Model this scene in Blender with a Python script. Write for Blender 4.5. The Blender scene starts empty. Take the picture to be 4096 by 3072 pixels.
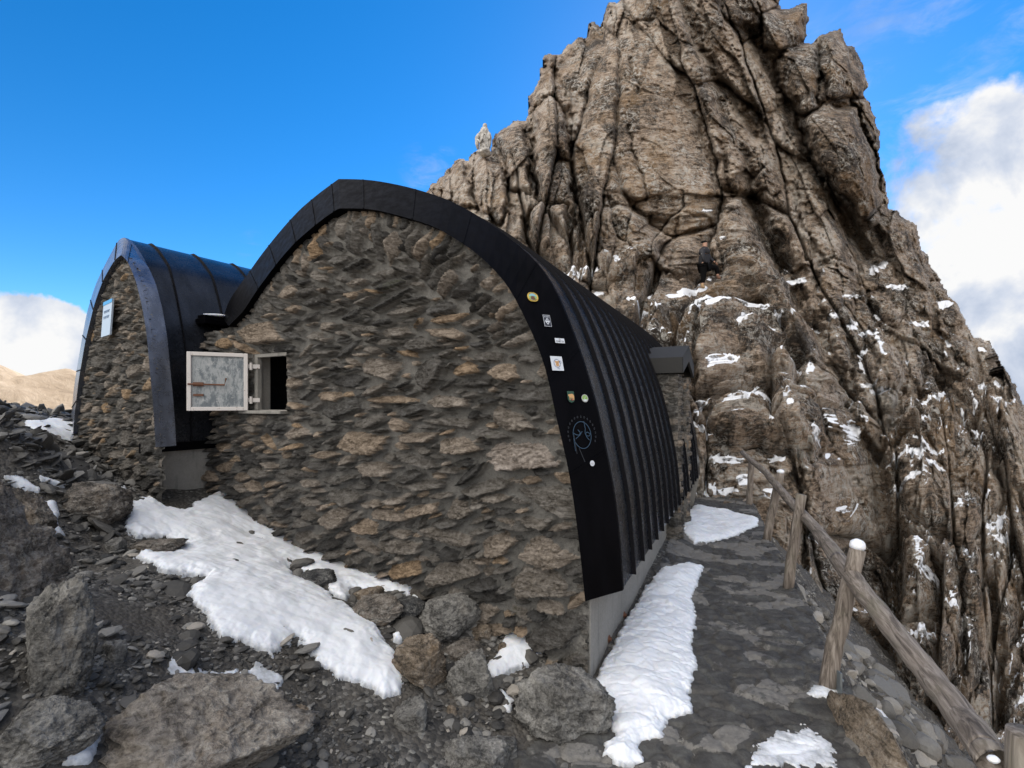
import bpy, bmesh, math, random
import numpy as np
from mathutils import Vector, Matrix
sc = bpy.context.scene
R = math.radians

# ---------------------------------------------------------------- camera, sky, sun, exposure
EYE = 1.8                                   # eye height above the path (m)
cd = bpy.data.cameras.new('camera'); cam = bpy.data.objects.new('camera', cd)
sc.collection.objects.link(cam); sc.camera = cam
cam.location = (0, 0, EYE); cam.rotation_euler = (R(90), 0, 0)
cd.sensor_width = 36; cd.lens = 36*1000/2212; cd.shift_y = 0.0183
cd.clip_start = 0.05; cd.clip_end = 20000

SUN_EL, SUN_AZ = R(33), R(23)               # azimuth from +Y towards +X: the sun stands behind the rock tower
sd = bpy.data.lights.new('sun', 'SUN'); sd.energy = 3.2; sd.angle = R(0.5); sd.color = (1, .93, .82)
sun = bpy.data.objects.new('sun', sd); sc.collection.objects.link(sun)
sv = Vector((math.sin(SUN_AZ)*math.cos(SUN_EL), math.cos(SUN_AZ)*math.cos(SUN_EL), math.sin(SUN_EL)))
sun.rotation_euler = sv.to_track_quat('Z', 'Y').to_euler()

class NT:
    """small helper round a node tree"""
    def __init__(s, nt): s.t = nt; s.n = nt.nodes; s.l = nt.links
    def new(s, typ, **kw):
        n = s.n.new(typ)
        for k, v in kw.items(): setattr(n, k, v)
        return n
    def set(s, sock, v):
        if hasattr(v, 'is_output') or isinstance(v, bpy.types.NodeSocket): s.l.new(v, sock)
        elif v is not None:
            if isinstance(v, (tuple, list)) and len(v) == 3 and sock.type == 'RGBA': v = (*v, 1)
            sock.default_value = v
    def math(s, op, a, b=None, clamp=False):
        n = s.new('ShaderNodeMath', operation=op, use_clamp=clamp)
        s.set(n.inputs[0], a); s.set(n.inputs[1], b) if b is not None else None
        return n.outputs[0]
    def vmath(s, op, a, b=None):
        n = s.new('ShaderNodeVectorMath', operation=op); s.set(n.inputs[0], a)
        if b is not None: s.set(n.inputs[1], b)
        return n.outputs['Value'] if op in ('DOT_PRODUCT', 'LENGTH', 'DISTANCE') else n.outputs[0]
    def scale(s, vec, xyz):
        n = s.new('ShaderNodeMapping'); s.set(n.inputs['Vector'], vec); n.inputs['Scale'].default_value = xyz
        return n.outputs[0]
    def noise(s, vec, sc=5, det=4, rough=.55, dist=0, out='Fac'):
        n = s.new('ShaderNodeTexNoise'); s.set(n.inputs['Vector'], vec)
        n.inputs['Scale'].default_value = sc; n.inputs['Detail'].default_value = det
        n.inputs['Roughness'].default_value = rough; n.inputs['Distortion'].default_value = dist
        return n.outputs[out]
    def voro(s, vec, sc=5, feature='F1', out='Distance'):
        n = s.new('ShaderNodeTexVoronoi', feature=feature); s.set(n.inputs['Vector'], vec)
        n.inputs['Scale'].default_value = sc
        return n.outputs[out]
    def range(s, v, a, b, c=0., d=1.):
        n = s.new('ShaderNodeMapRange'); n.interpolation_type = 'SMOOTHSTEP'
        s.set(n.inputs[0], v)
        for i, q in enumerate((a, b, c, d)): s.set(n.inputs[i+1], q)
        return n.outputs[0]
    def mix(s, f, a, b, mode='MIX'):
        n = s.new('ShaderNodeMix', data_type='RGBA', blend_type=mode)
        s.set(n.inputs[0], f); s.set(n.inputs[6], a); s.set(n.inputs[7], b)
        return n.outputs[2]
    def ramp(s, f, stops):
        n = s.new('ShaderNodeValToRGB'); s.set(n.inputs[0], f)
        e = n.color_ramp.elements
        while len(e) < len(stops): e.new(.5)
        for q, (p, c) in zip(e, stops): q.position = p; q.color = (*c, 1)
        return n.outputs[0]
    def bump(s, h, strength=.5, dist=.02, normal=None):
        n = s.new('ShaderNodeBump'); n.inputs['Strength'].default_value = strength
        n.inputs['Distance'].default_value = dist; s.set(n.inputs['Height'], h)
        if normal is not None: s.set(n.inputs['Normal'], normal)
        return n.outputs[0]

world = bpy.data.worlds.new('World'); sc.world = world; world.use_nodes = True
W = NT(world.node_tree); bg = W.n['Background']
sky = W.new('ShaderNodeTexSky', sky_type='NISHITA'); sky.sun_disc = False
sky.sun_elevation = SUN_EL; sky.sun_rotation = SUN_AZ; sky.altitude = 2600
sky.air_density = 1.0; sky.dust_density = .3; sky.ozone_density = 2.5
hs = W.new('ShaderNodeHueSaturation'); W.set(hs.inputs['Color'], sky.outputs[0])
hs.inputs['Saturation'].default_value = 1.36; hs.inputs['Value'].default_value = 1.0; hs.inputs['Hue'].default_value = .5
tc = W.new('ShaderNodeTexCoord').outputs['Generated']
dirn = W.vmath('NORMALIZE', tc)
big = W.noise(dirn, 3.2, 7, .58, .25)
fine = W.noise(dirn, 9, 8, .6, .3)
def blob(px, py, r0, r1):
    v = Vector(((px-1106)/1000, 1, (870-py)/1000)).normalized()
    return W.range(W.vmath('DOT_PRODUCT', dirn, tuple(v)), math.cos(R(r1)), math.cos(R(r0)))
nz = W.math('ADD', W.math('MULTIPLY', big, .55), W.math('MULTIPLY', fine, .45))
def cloud(reg, thr, soft):            # a region's mask raises the noise over its threshold
    return W.range(W.math('ADD', nz, W.math('MULTIPLY', W.math('SUBTRACT', reg, 1), .6)), thr, thr+soft)
m = cloud(blob(30, 860, 6.5, 13), .31, .06)
m = W.math('MAXIMUM', m, cloud(blob(150, 800, 3, 8.5), .34, .06))
m = W.math('MAXIMUM', m, cloud(blob(2130, 500, 6, 18), .37, .13))
m = W.math('MAXIMUM', m, cloud(blob(2260, 800, 10, 18), .25, .09))
wisp = W.math('MULTIPLY', W.range(W.noise(W.scale(dirn, (2, 2, 5)), 5, 7, .62, .6), .44, .80), .38)
m = W.math('MAXIMUM', m, W.math('MULTIPLY', blob(2050, 200, 4, 15), wisp))
m = W.math('MAXIMUM', m, W.math('MULTIPLY', blob(555, 540, .3, 2.2), W.math('MULTIPLY', wisp, 1.2)))
m = W.math('MAXIMUM', m, W.math('MULTIPLY', blob(930, 370, .5, 4), wisp))
# unseen cloud bank added behind-left of the camera to light the tower's shaded side
sep = W.new('ShaderNodeSeparateXYZ'); W.set(sep.inputs[0], dirn)
back = W.range(W.vmath('DOT_PRODUCT', dirn, (-.58, -.50, .64)), .40, .80)
m = W.math('MAXIMUM', m, W.math('MULTIPLY', back, W.range(nz, .36, .46)))
back2 = W.range(W.vmath('DOT_PRODUCT', dirn, (.70, -.62, .35)), .30, .75)  # second unseen cloud bank, added behind-right as neutral fill for right-facing sides
m = W.math('MAXIMUM', m, W.math('MULTIPLY', back2, W.range(nz, .40, .50)))
CLOUD = 4.2
shade = W.noise(W.vmath('ADD', dirn, (.02, 0, .05)), 5.5, 6, .55, .2)
ccol = W.ramp(shade, [(.40, (.44*CLOUD, .53*CLOUD, .70*CLOUD)), (.49, (.70*CLOUD, .76*CLOUD, .88*CLOUD)), (.56, (CLOUD*1.0, CLOUD*1.0, CLOUD*1.0))])
W.set(bg.inputs['Color'], W.mix(W.math('MULTIPLY', back, 1.), W.mix(m, hs.outputs[0], ccol), W.mix(m, hs.outputs[0], (13.6, 13.0, 12.2)))); bg.inputs['Strength'].default_value = .10
sc.view_settings.view_transform = 'Standard'; sc.view_settings.look = 'None'
sc.view_settings.exposure = 1.2; sc.view_settings.gamma = 1

# ---------------------------------------------------------------- numbers: noise, distances, rays
rng = np.random.default_rng(7); random.seed(7)
def ray(px, py): return np.array([(px-1106)/1000., 1., (870-py)/1000.])
def at(px, py, Y): r_ = ray(px, py)*Y; return np.array([r_[0], r_[1], r_[2]+EYE])
def to_px(P): P = np.asarray(P, float); return 1106+1000*P[..., 0]/P[..., 1], 870-1000*(P[..., 2]-EYE)/P[..., 1]

_perm = np.random.default_rng(3).permutation(4096)
_g3 = np.random.default_rng(4).normal(size=(4096, 3)); _g3 /= np.linalg.norm(_g3, axis=1)[:, None]
_g3 = _g3.astype(np.float32)
def _hash(a, b, c=0): return _perm[(_perm[(_perm[a & 4095]+b) & 4095]+c) & 4095]
def gn(x, y, z, seed=0):
    x, y, z = np.broadcast_arrays(np.asarray(x, np.float32), np.asarray(y, np.float32), np.asarray(z, np.float32))
    xi, yi, zi = (np.floor(q).astype(np.int64) for q in (x, y, z))
    fx, fy, fz = x-xi, y-yi, z-zi
    u, v, w = (q*q*q*(q*(q*6-15)+10) for q in (fx, fy, fz))
    def c(dx, dy, dz):
        g = _g3[_hash(xi+dx+seed*17, yi+dy, zi+dz)]
        return g[..., 0]*(fx-dx)+g[..., 1]*(fy-dy)+g[..., 2]*(fz-dz)
    l = lambda a, b, t: a+(b-a)*t
    return l(l(l(c(0,0,0), c(1,0,0), u), l(c(0,1,0), c(1,1,0), u), v), l(l(c(0,0,1), c(1,0,1), u), l(c(0,1,1), c(1,1,1), u), v), w)*1.5
def fbm(x, y, z, o=4, seed=0, gain=.5, ridged=False):
    s = 0; a = 1.; t = 0.
    for i in range(o):
        n = gn(x*2**i, y*2**i, z*2**i, seed+i*5)
        s = s+a*((1-2*np.abs(n)) if ridged else n); t += a; a *= gain
    return s/t
def rnd(i, j, k): return _hash(i, j, k)/4096.
def voro(x, y, seed, jit=.85, wv=.0):
    """F1, F2, cell ids, offset from the cell's centre (x, y already divided by the cell size)"""
    xi = np.floor(x).astype(np.int64); yi = np.floor(y).astype(np.int64)
    F1 = np.full(x.shape, 9.); F2 = np.full(x.shape, 9.)
    I = np.zeros(x.shape, np.int64); J = np.zeros(x.shape, np.int64); DX = np.zeros(x.shape); DY = np.zeros(x.shape)
    for dx in (-1, 0, 1):
        for dy in (-1, 0, 1):
            a, b = xi+dx, yi+dy
            cx = a+.5+jit*(rnd(a, b, seed)-.5); cy = b+.5+jit*(rnd(a, b, seed+1)-.5)
            ex, ey = x-cx, y-cy
            d = np.sqrt(ex*ex+ey*ey) - wv*rnd(a, b, seed+2)
            n = d < F1
            F2 = np.where(n, F1, np.minimum(F2, d)); F1 = np.where(n, d, F1)
            I = np.where(n, a, I); J = np.where(n, b, J); DX = np.where(n, ex, DX); DY = np.where(n, ey, DY)
    return F1, F2, I, J, DX, DY
def sdf(poly, x, y):
    """distance to a polygon's edge, positive inside"""
    poly = np.asarray(poly, float); n = len(poly)
    d = np.full(x.shape, 1e9); ins = np.zeros(x.shape, bool)
    for k in range(n):
        ax, ay = poly[k]; bx, by = poly[(k+1) % n]
        ex, ey = bx-ax, by-ay; L = ex*ex+ey*ey+1e-12
        t = np.clip(((x-ax)*ex+(y-ay)*ey)/L, 0, 1)
        d = np.minimum(d, (x-ax-t*ex)**2+(y-ay-t*ey)**2)
        c = ((ay > y) != (by > y)) & (x < (bx-ax)*(y-ay)/(by-ay+1e-12)+ax)
        ins ^= c
    return np.where(ins, 1, -1)*np.sqrt(d)
def dline(pts, x, y):
    pts = np.asarray(pts, float); d = np.full(x.shape, 1e9)
    for (ax, ay), (bx, by) in zip(pts[:-1], pts[1:]):
        ex, ey = bx-ax, by-ay; L = ex*ex+ey*ey+1e-12
        t = np.clip(((x-ax)*ex+(y-ay)*ey)/L, 0, 1)
        d = np.minimum(d, (x-ax-t*ex)**2+(y-ay-t*ey)**2)
    return np.sqrt(d)
def ss(a, b, x): t = np.clip((x-a)/(b-a), 0, 1); return t*t*(3-2*t)
class TPS:
    def __init__(s, P, v, sm=1e-3, k='lin'):
        s.P = np.asarray(P, float); n = len(s.P); s.k = k
        K = s.f(np.linalg.norm(s.P[:, None]-s.P[None], axis=2)) + (-sm if k == 'lin' else sm)*np.eye(n)
        A = np.block([[K, np.ones((n, 1)), s.P], [np.ones((1, n)), np.zeros((1, 3))], [s.P.T, np.zeros((2, 3))]])
        s.w = np.linalg.solve(A, np.concatenate([v, [0, 0, 0]]))
    def f(s, r): return -r if s.k == 'lin' else np.where(r > 0, r*r*np.log(r+1e-12), 0)
    def __call__(s, x, y):
        sh = np.shape(x); x = np.ravel(x); y = np.ravel(y); out = s.w[-3]+s.w[-2]*x+s.w[-1]*y
        for (px, py), w in zip(s.P, s.w): out = out+w*s.f(np.hypot(x-px, y-py))
        return out.reshape(sh)

# ---------------------------------------------------------------- objects
C = sc.collection
def tag(o, label=None, cat=None, group=None, kind=None):
    if label: o['label'] = label
    if cat: o['category'] = cat
    if group: o['group'] = group
    if kind: o['kind'] = kind
    return o
def empty(name, loc, rz=0):
    o = bpy.data.objects.new(name, None); C.objects.link(o); o.location = loc; o.rotation_euler.z = rz
    o.empty_display_size = .2
    return o
def wmat(o):
    m = Matrix.LocRotScale(o.location, o.rotation_euler, o.scale)
    return wmat(o.parent) @ m if o.parent else m
def mesh(name, V, F, mat, parent=None, smooth=False, attrs=None, origin=None):
    """V in world coordinates; the object sits at origin (or at its parent)"""
    V = np.asarray(V, np.float32).reshape(-1, 3)
    if parent is not None:
        M = np.array(wmat(parent).inverted()); V = V @ M[:3, :3].T + M[:3, 3]
    elif origin is not None: V = V-np.asarray(origin, np.float32)
    me = bpy.data.meshes.new(name)
    if isinstance(F, np.ndarray):
        k = F.shape[1]; F = F.astype(np.int32)
        me.vertices.add(len(V)); me.vertices.foreach_set('co', V.astype(np.float32).ravel())
        me.loops.add(F.size); me.loops.foreach_set('vertex_index', F.ravel())
        me.polygons.add(len(F)); me.polygons.foreach_set('loop_start', np.arange(len(F), dtype=np.int32)*k)
        me.polygons.foreach_set('loop_total', np.full(len(F), k, np.int32))
        me.update(calc_edges=True)
    else:
        me.from_pydata([tuple(map(float, v)) for v in V], [], [tuple(int(i) for i in f) for f in F]); me.update()
    me.polygons.foreach_set('use_smooth', np.full(len(me.polygons), bool(smooth)))
    for k, a in (attrs or {}).items():
        at_ = me.attributes.new(k, 'FLOAT', 'POINT'); at_.data.foreach_set('value', np.asarray(a, np.float32))
    if mat is not None: me.materials.append(mat)
    o = bpy.data.objects.new(name, me); C.objects.link(o)
    if parent is not None: o.parent = parent
    elif origin is not None: o.location = origin
    return o
def grid_faces(ny, nx, keep=None):
    i = np.arange(ny*nx).reshape(ny, nx)
    F = np.stack([i[:-1, :-1], i[:-1, 1:], i[1:, 1:], i[1:, :-1]], -1).reshape(-1, 4)
    if keep is not None: F = F[keep.ravel()[F].all(1)]
    return F
def compact(V, F, attrs=None):
    u = np.unique(F); m = np.full(len(V), -1); m[u] = np.arange(len(u))
    return V[u], m[F], {k: a[u] for k, a in (attrs or {}).items()}
class MB:
    """collects simple shapes for ONE mesh"""
    def __init__(s): s.v = []; s.f = []
    def add(s, V, F):
        n = len(s.v); s.v += [tuple(map(float, q)) for q in V]; s.f += [tuple(int(i)+n for i in f) for f in F]; return s
    def hexa(s, P):         # 8 corners: 4 bottom ring, 4 top ring
        return s.add(P, [(0,3,2,1), (4,5,6,7), (0,1,5,4), (1,2,6,5), (2,3,7,6), (3,0,4,7)])
    def box(s, o, a, b, c, lo, hi):     # box in frame o + a x + b y + c z
        o, a, b, c = map(np.asarray, (o, a, b, c)); P = []
        for z in (lo[2], hi[2]):
            for x, y in ((lo[0], lo[1]), (hi[0], lo[1]), (hi[0], hi[1]), (lo[0], hi[1])): P.append(o+a*x+b*y+c*z)
        return s.hexa(P)
    def tube(s, pts, rad, n=14, jig=0, caps=True):
        pts = [np.asarray(p, float) for p in pts]; rad = [rad]*len(pts) if np.isscalar(rad) else rad
        V = []; F = []
        for k, p in enumerate(pts):
            t = pts[min(k+1, len(pts)-1)]-pts[max(k-1, 0)]; t /= np.linalg.norm(t)
            h = np.array([0, 0, 1.]) if abs(t[2]) < .9 else np.array([1., 0, 0])
            u = np.cross(t, h); u /= np.linalg.norm(u); w = np.cross(t, u)
            for q in range(n):
                a = 2*math.pi*q/n; r = rad[k]*(1+jig*(random.random()-.5)); V.append(p+r*(math.cos(a)*u+math.sin(a)*w))
        for k in range(len(pts)-1):
            for q in range(n): F.append((k*n+q, k*n+(q+1) % n, (k+1)*n+(q+1) % n, (k+1)*n+q))
        if caps: F.append(tuple(range(n))[::-1]); F.append(tuple((len(pts)-1)*n+q for q in range(n)))
        return s.add(V, F)
    def build(s, name, mat, parent=None, smooth=False, origin=None, bevel=0):
        o = mesh(name, s.v, s.f, mat, parent, smooth, origin=origin)
        if bevel:
            b = o.modifiers.new('bevel', 'BEVEL'); b.width = bevel; b.segments = 2; b.limit_method = 'ANGLE'
        return o

# ---------------------------------------------------------------- materials
def newmat(name):
    m = bpy.data.materials.new(name); m.use_nodes = True; t = NT(m.node_tree)
    return m, t, t.n['Principled BSDF']
def obj_coord(t): return t.new('ShaderNodeTexCoord').outputs['Object']
def plain(name, col, rough=.6, metal=0, bump=.0, bs=60, var=.0, spec=None):
    m, t, b = newmat(name); p = obj_coord(t)
    if var: t.set(b.inputs['Base Color'], t.mix(t.noise(p, bs*.2, 5), tuple(c*(1-var) for c in col), tuple(c*(1+var) for c in col)))
    else: t.set(b.inputs['Base Color'], col)
    b.inputs['Roughness'].default_value = rough; b.inputs['Metallic'].default_value = metal
    if spec is not None: b.inputs['Specular IOR Level'].default_value = spec
    if bump: t.set(b.inputs['Normal'], t.bump(t.noise(p, bs, 5), bump, .01))
    return m
def snow_nodes(t): return (.74, .76, .80)
def rock_mat(name, stops, lichen=.5, ochre=0., snow=0., snow_lo=.62, scale=1., fol=(1.2, 1.2, 5), bumps=(.8, .05), dark=0., patch=None):
    m, t, b = newmat(name); p = obj_coord(t)
    geo = t.new('ShaderNodeNewGeometry')
    n1 = t.noise(p, .9*scale, 8, .62, .4); n2 = t.noise(t.scale(p, fol), 2.2*scale, 9, .68, .9)
    n3 = t.noise(p, 16*scale, 6, .65, .3)
    f = t.math('ADD', t.math('MULTIPLY', n1, .35), t.math('ADD', t.math('MULTIPLY', n2, .40), t.math('MULTIPLY', n3, .25)))
    f = t.math('ADD', t.math('MULTIPLY', t.math('SUBTRACT', f, .5), 2.7), .5)
    if patch is not None:
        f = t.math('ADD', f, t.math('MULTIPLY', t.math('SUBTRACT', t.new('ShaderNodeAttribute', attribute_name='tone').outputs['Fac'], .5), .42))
    col = t.ramp(f, stops)
    if ochre:
        o = t.range(t.noise(p, .45*scale, 5, .6, .5), .50, .66); o = t.math('MULTIPLY', o, ochre)
        col = t.mix(o, col, t.mix(n3, (.20, .12, .055), (.36, .23, .11)))
    if lichen:
        a = t.range(t.noise(p, 6*scale, 8, .76, .8), .49, .57); c = t.range(t.noise(p, .8*scale, 5, .65), .42, .60, .15, 1.)
        l = t.math('MULTIPLY', t.math('MULTIPLY', a, c), lichen)
        col = t.mix(l, col, (.54, .52, .48))
        v = t.range(t.voro(p, 9*scale), .20, .12); l2 = t.math('MULTIPLY', t.math('MULTIPLY', v, t.range(t.noise(p, 2.3*scale, 3), .5, .6)), lichen*.8)
        col = t.mix(l2, col, (.50, .49, .46))
        k = t.math('MULTIPLY', t.range(t.noise(p, 3.1*scale, 9, .78, .8), .52, .62), .65); col = t.mix(k, col, (.035, .033, .032))
    rough = .88
    h = t.math('ADD', t.math('MULTIPLY', n2, 1.), t.math('ADD', t.math('MULTIPLY', n3, .6), t.math('MULTIPLY', t.noise(p, 45*scale, 4, .7), .35)))
    if snow:
        sp = t.new('ShaderNodeSeparateXYZ'); t.set(sp.inputs[0], geo.outputs['True Normal'] if False else geo.outputs['Normal'])
        nn = t.math('ADD', sp.outputs[2], t.math('MULTIPLY', t.math('SUBTRACT', t.noise(p, 3.1*scale, 6, .65), .5), .45))
        s = t.range(nn, snow_lo, snow_lo+.05)
        if patch is not None:
            at_ = t.new('ShaderNodeAttribute', attribute_name=patch); s = t.range(t.math('ADD', t.math('ADD', at_.outputs['Fac'], t.math('MULTIPLY', t.math('SUBTRACT', s, .85), .5)), t.math('MULTIPLY', t.math('SUBTRACT', t.noise(p, 6, 6, .75), .5), .9)), .45, .60)
        s = t.math('MULTIPLY', s, snow)
        col = t.mix(s, col, snow_nodes(t)); h = t.math('MULTIPLY', h, t.math('SUBTRACT', 1., t.math('MULTIPLY', s, .9)))
    t.set(b.inputs['Base Color'], col); b.inputs['Roughness'].default_value = rough
    b.inputs['Specular IOR Level'].default_value = .3
    t.set(b.inputs['Normal'], t.bump(h, bumps[0], bumps[1]))
    return m
CLIFF = rock_mat('cliff_rock', [(.28, (.045, .035, .028)), (.40, (.145, .112, .083)), (.50, (.30, .225, .165)), (.60, (.425, .335, .26)), (.74, (.53, .48, .42))],
                 lichen=1., ochre=.45, snow=1., snow_lo=.25, patch='snow', bumps=(1., .16))
BROWN = rock_mat('brown_rock', [(.30, (.05, .045, .04)), (.45, (.15, .13, .11)), (.6, (.25, .22, .19)), (.75, (.38, .35, .31))], lichen=.45, ochre=.35, scale=5, fol=(1, 1, 3), bumps=(1., .035))
GREY = rock_mat('grey_rock', [(.28, (.06, .058, .055)), (.42, (.16, .155, .145)), (.58, (.27, .262, .245)), (.75, (.40, .39, .365))], lichen=.35, ochre=.1, scale=5, fol=(1, 1, 2), bumps=(1., .035))
TAN = rock_mat('tan_rock', [(.30, (.07, .055, .04)), (.45, (.19, .15, .11)), (.6, (.31, .25, .19)), (.75, (.42, .37, .31))], lichen=.25, ochre=.5, scale=5, fol=(1, 1, 3), bumps=(1., .035))
DARK = rock_mat('dark_slate', [(.30, (.018, .018, .02)), (.45, (.05, .052, .055)), (.6, (.11, .11, .11)), (.75, (.22, .22, .21))], lichen=.25, ochre=.15, scale=6, fol=(1, 1, 3), bumps=(1., .03))
SLAB = rock_mat('slab_rock', [(.28, (.08, .068, .056)), (.42, (.20, .175, .15)), (.56, (.32, .285, .245)), (.74, (.46, .42, .365))], lichen=.35, ochre=.5, scale=3.2, fol=(1, 1.6, 4), bumps=(1., .04))

def gravel_mat():
    m, t, b = newmat('gravel_pieces'); p = obj_coord(t)
    a = t.new('ShaderNodeAttribute', attribute_name='tone').outputs['Fac']
    col = t.ramp(a, [(0, (.022, .022, .022)), (.35, (.055, .052, .048)), (.6, (.11, .104, .095)), (.8, (.19, .185, .175)), (.93, (.31, .295, .27)), (1, (.42, .38, .33))])
    n = t.noise(p, 60, 5, .65)
    t.set(b.inputs['Base Color'], t.mix(n, t.mix(.5, col, (0, 0, 0)), col)); b.inputs['Roughness'].default_value = .7
    t.set(b.inputs['Normal'], t.bump(n, .5, .004)); return m
GRAVEL = gravel_mat()
def soil_mat():
    m, t, b = newmat('wet_scree_soil'); p = obj_coord(t)
    v = t.voro(p, 42, out='Color'); sp = t.new('ShaderNodeSeparateColor'); t.set(sp.inputs[0], v)
    pebble = t.ramp(sp.outputs[0], [(0, (.022, .021, .020)), (.5, (.055, .052, .048)), (.8, (.11, .103, .095)), (.96, (.19, .185, .17)), (1, (.30, .29, .26))])
    n = t.noise(p, 3, 7, .65); soil = t.mix(t.noise(p, 40, 6, .7), (.022, .020, .018), (.10, .088, .073))
    col = t.mix(t.range(n, .40, .60), soil, pebble)
    t.set(b.inputs['Base Color'], col); t.set(b.inputs['Roughness'], t.range(n, .3, .7, .55, .95))
    h = t.math('ADD', t.math('MULTIPLY', t.voro(p, 42), -.8), t.noise(p, 25, 8, .7))
    t.set(b.inputs['Normal'], t.bump(h, .8, .02)); return m
SOIL = soil_mat()
def path_mat():
    m, t, b = newmat('wet_flagstones'); p = obj_coord(t)
    a = t.new('ShaderNodeAttribute', attribute_name='dry').outputs['Fac']
    n = t.noise(p, 9, 8, .7, .3); n2 = t.noise(p, 45, 6, .7)
    wet = t.ramp(n, [(.3, (.020, .019, .018)), (.5, (.050, .047, .043)), (.66, (.085, .085, .078)), (.8, (.13, .13, .115))])
    dry = t.ramp(n2, [(.3, (.09, .085, .077)), (.6, (.165, .157, .145)), (.8, (.25, .24, .22))])
    d = t.range(t.math('ADD', a, t.math('MULTIPLY', t.math('SUBTRACT', t.noise(p, 14, 7, .75, .5), .5), .9)), .58, .68)
    t.set(b.inputs['Base Color'], t.mix(d, wet, dry)); t.set(b.inputs['Roughness'], t.range(n2, .3, .7, .5, .85))
    t.set(b.inputs['Normal'], t.bump(t.math('ADD', n, t.math('MULTIPLY', n2, .6)), .7, .015)); return m
PATHM = path_mat()
def snow_mat():
    m, t, b = newmat('old_snow'); p = obj_coord(t)
    a = t.new('ShaderNodeAttribute', attribute_name='thin').outputs['Fac']
    n = t.noise(p, 30, 6, .7)
    thin = t.math('MULTIPLY', t.range(t.math('ADD', a, t.math('MULTIPLY', t.math('SUBTRACT', n, .5), .6)), .35, .75), .75)
    t.set(b.inputs['Base Color'], t.mix(thin, t.mix(t.math('MULTIPLY', t.range(t.math('ADD', t.voro(p, 22), t.math('MULTIPLY', t.noise(p, 3, 3), -.25)), -.085, -.115), .7), (.69, .715, .76), (.12, .11, .10)), (.20, .21, .22))); b.inputs['Roughness'].default_value = .55
    b.inputs['Subsurface Weight'].default_value = .25; b.inputs['Subsurface Radius'].default_value = (.02, .03, .05)
    b.inputs['Subsurface Scale'].default_value = .5
    h = t.math('ADD', t.noise(p, 11, 6, .55), t.math('MULTIPLY', t.noise(p, 110, 4, .7), .12))
    t.set(b.inputs['Normal'], t.bump(h, .16, .02)); return m
SNOW = snow_mat()
def wall_mat():
    m, t, b = newmat('rubble_masonry'); p = obj_coord(t)
    st = t.new('ShaderNodeAttribute', attribute_name='stone').outputs['Fac']
    tn = t.new('ShaderNodeAttribute', attribute_name='tone').outputs['Fac']
    f = t.scale(p, (1, 1, 3.2)); n = t.noise(f, 9, 8, .7, .8); n2 = t.noise(p, 38, 7, .7, .4); n3 = t.noise(p, 150, 3, .7)
    mortar = t.ramp(t.math('ADD', t.math('MULTIPLY', n2, .5), t.math('MULTIPLY', n3, .5)), [(.36, (.11, .106, .098)), (.5, (.17, .164, .152)), (.64, (.225, .217, .20))])
    hue = t.ramp(tn, [(0, (.05, .049, .048)), (.25, (.10, .097, .093)), (.5, (.185, .172, .156)), (.78, (.29, .25, .212)), (.93, (.32, .25, .185)), (.975, (.36, .25, .15)), (1, (.34, .34, .35))])
    var = t.ramp(t.math('ADD', t.math('MULTIPLY', n, .65), t.math('MULTIPLY', n2, .35)), [(.34, (.12, .11, .11)), (.45, (.55, .53, .5)), (.55, (1., 1, 1)), (.68, (1.6, 1.6, 1.6))])
    stone = t.mix(1., hue, var, 'MULTIPLY')
    moss = t.math('MULTIPLY', t.range(t.noise(p, 2.1, 6, .7), .62, .70), .5)
    stone = t.mix(moss, stone, (.07, .075, .04))
    t.set(b.inputs['Base Color'], t.mix(t.range(st, .35, .65), mortar, stone)); b.inputs['Roughness'].default_value = .9
    b.inputs['Specular IOR Level'].default_value = .25
    hb = t.math('ADD', t.math('MULTIPLY', n, t.math('MULTIPLY', st, 1.4)), t.math('ADD', t.math('MULTIPLY', n2, .5), t.math('MULTIPLY', n3, .25)))
    t.set(b.inputs['Normal'], t.bump(hb, 1., .035)); return m
WALLM = wall_mat()
def sheet_mat(name, base, rough, metal, coat=0, streak=.3, dents=.15):
    m, t, b = newmat(name); p = obj_coord(t)
    n = t.noise(t.scale(p, (2, 2, .5)), 3, 6, .6, .3); n2 = t.noise(p, 14, 7, .7)
    c = t.mix(t.range(n, .35, .7), tuple(q*(1-streak) for q in base), tuple(q*(1+streak) for q in base))
    dust = t.math('MULTIPLY', t.range(n2, .6, .9), .02)
    t.set(b.inputs['Base Color'], t.mix(dust, c, (.25, .24, .23)))
    t.set(b.inputs['Roughness'], t.range(n2, .3, .7, rough*.8, rough*1.25)); b.inputs['Metallic'].default_value = metal
    b.inputs['Coat Weight'].default_value = coat; b.inputs['Coat Roughness'].default_value = .25
    t.set(b.inputs['Normal'], t.bump(t.noise(p, 2.6, 3, .5), dents, .05)); return m
ROOF = sheet_mat('dark_roof_sheet', (.022, .027, .038), .26, .6, dents=.03)
FASCIA = sheet_mat('black_fascia_sheet', (.0022, .0022, .0032), .5, .0, dents=.04)
FASCIA.node_tree.nodes['Principled BSDF'].inputs['Specular IOR Level'].default_value = .03
ROOF2 = sheet_mat('blued_roof_sheet', (.024, .027, .035), .27, .6, dents=.06)
RIM2 = sheet_mat('sky_sheen_rim_sheet', (.16, .175, .215), .28, .75, dents=.25); SEAM = plain('seam_sheet', (.006, .006, .008), .7, spec=.12)  # RIM2: pale blue sky reflection put into the base colour
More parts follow.
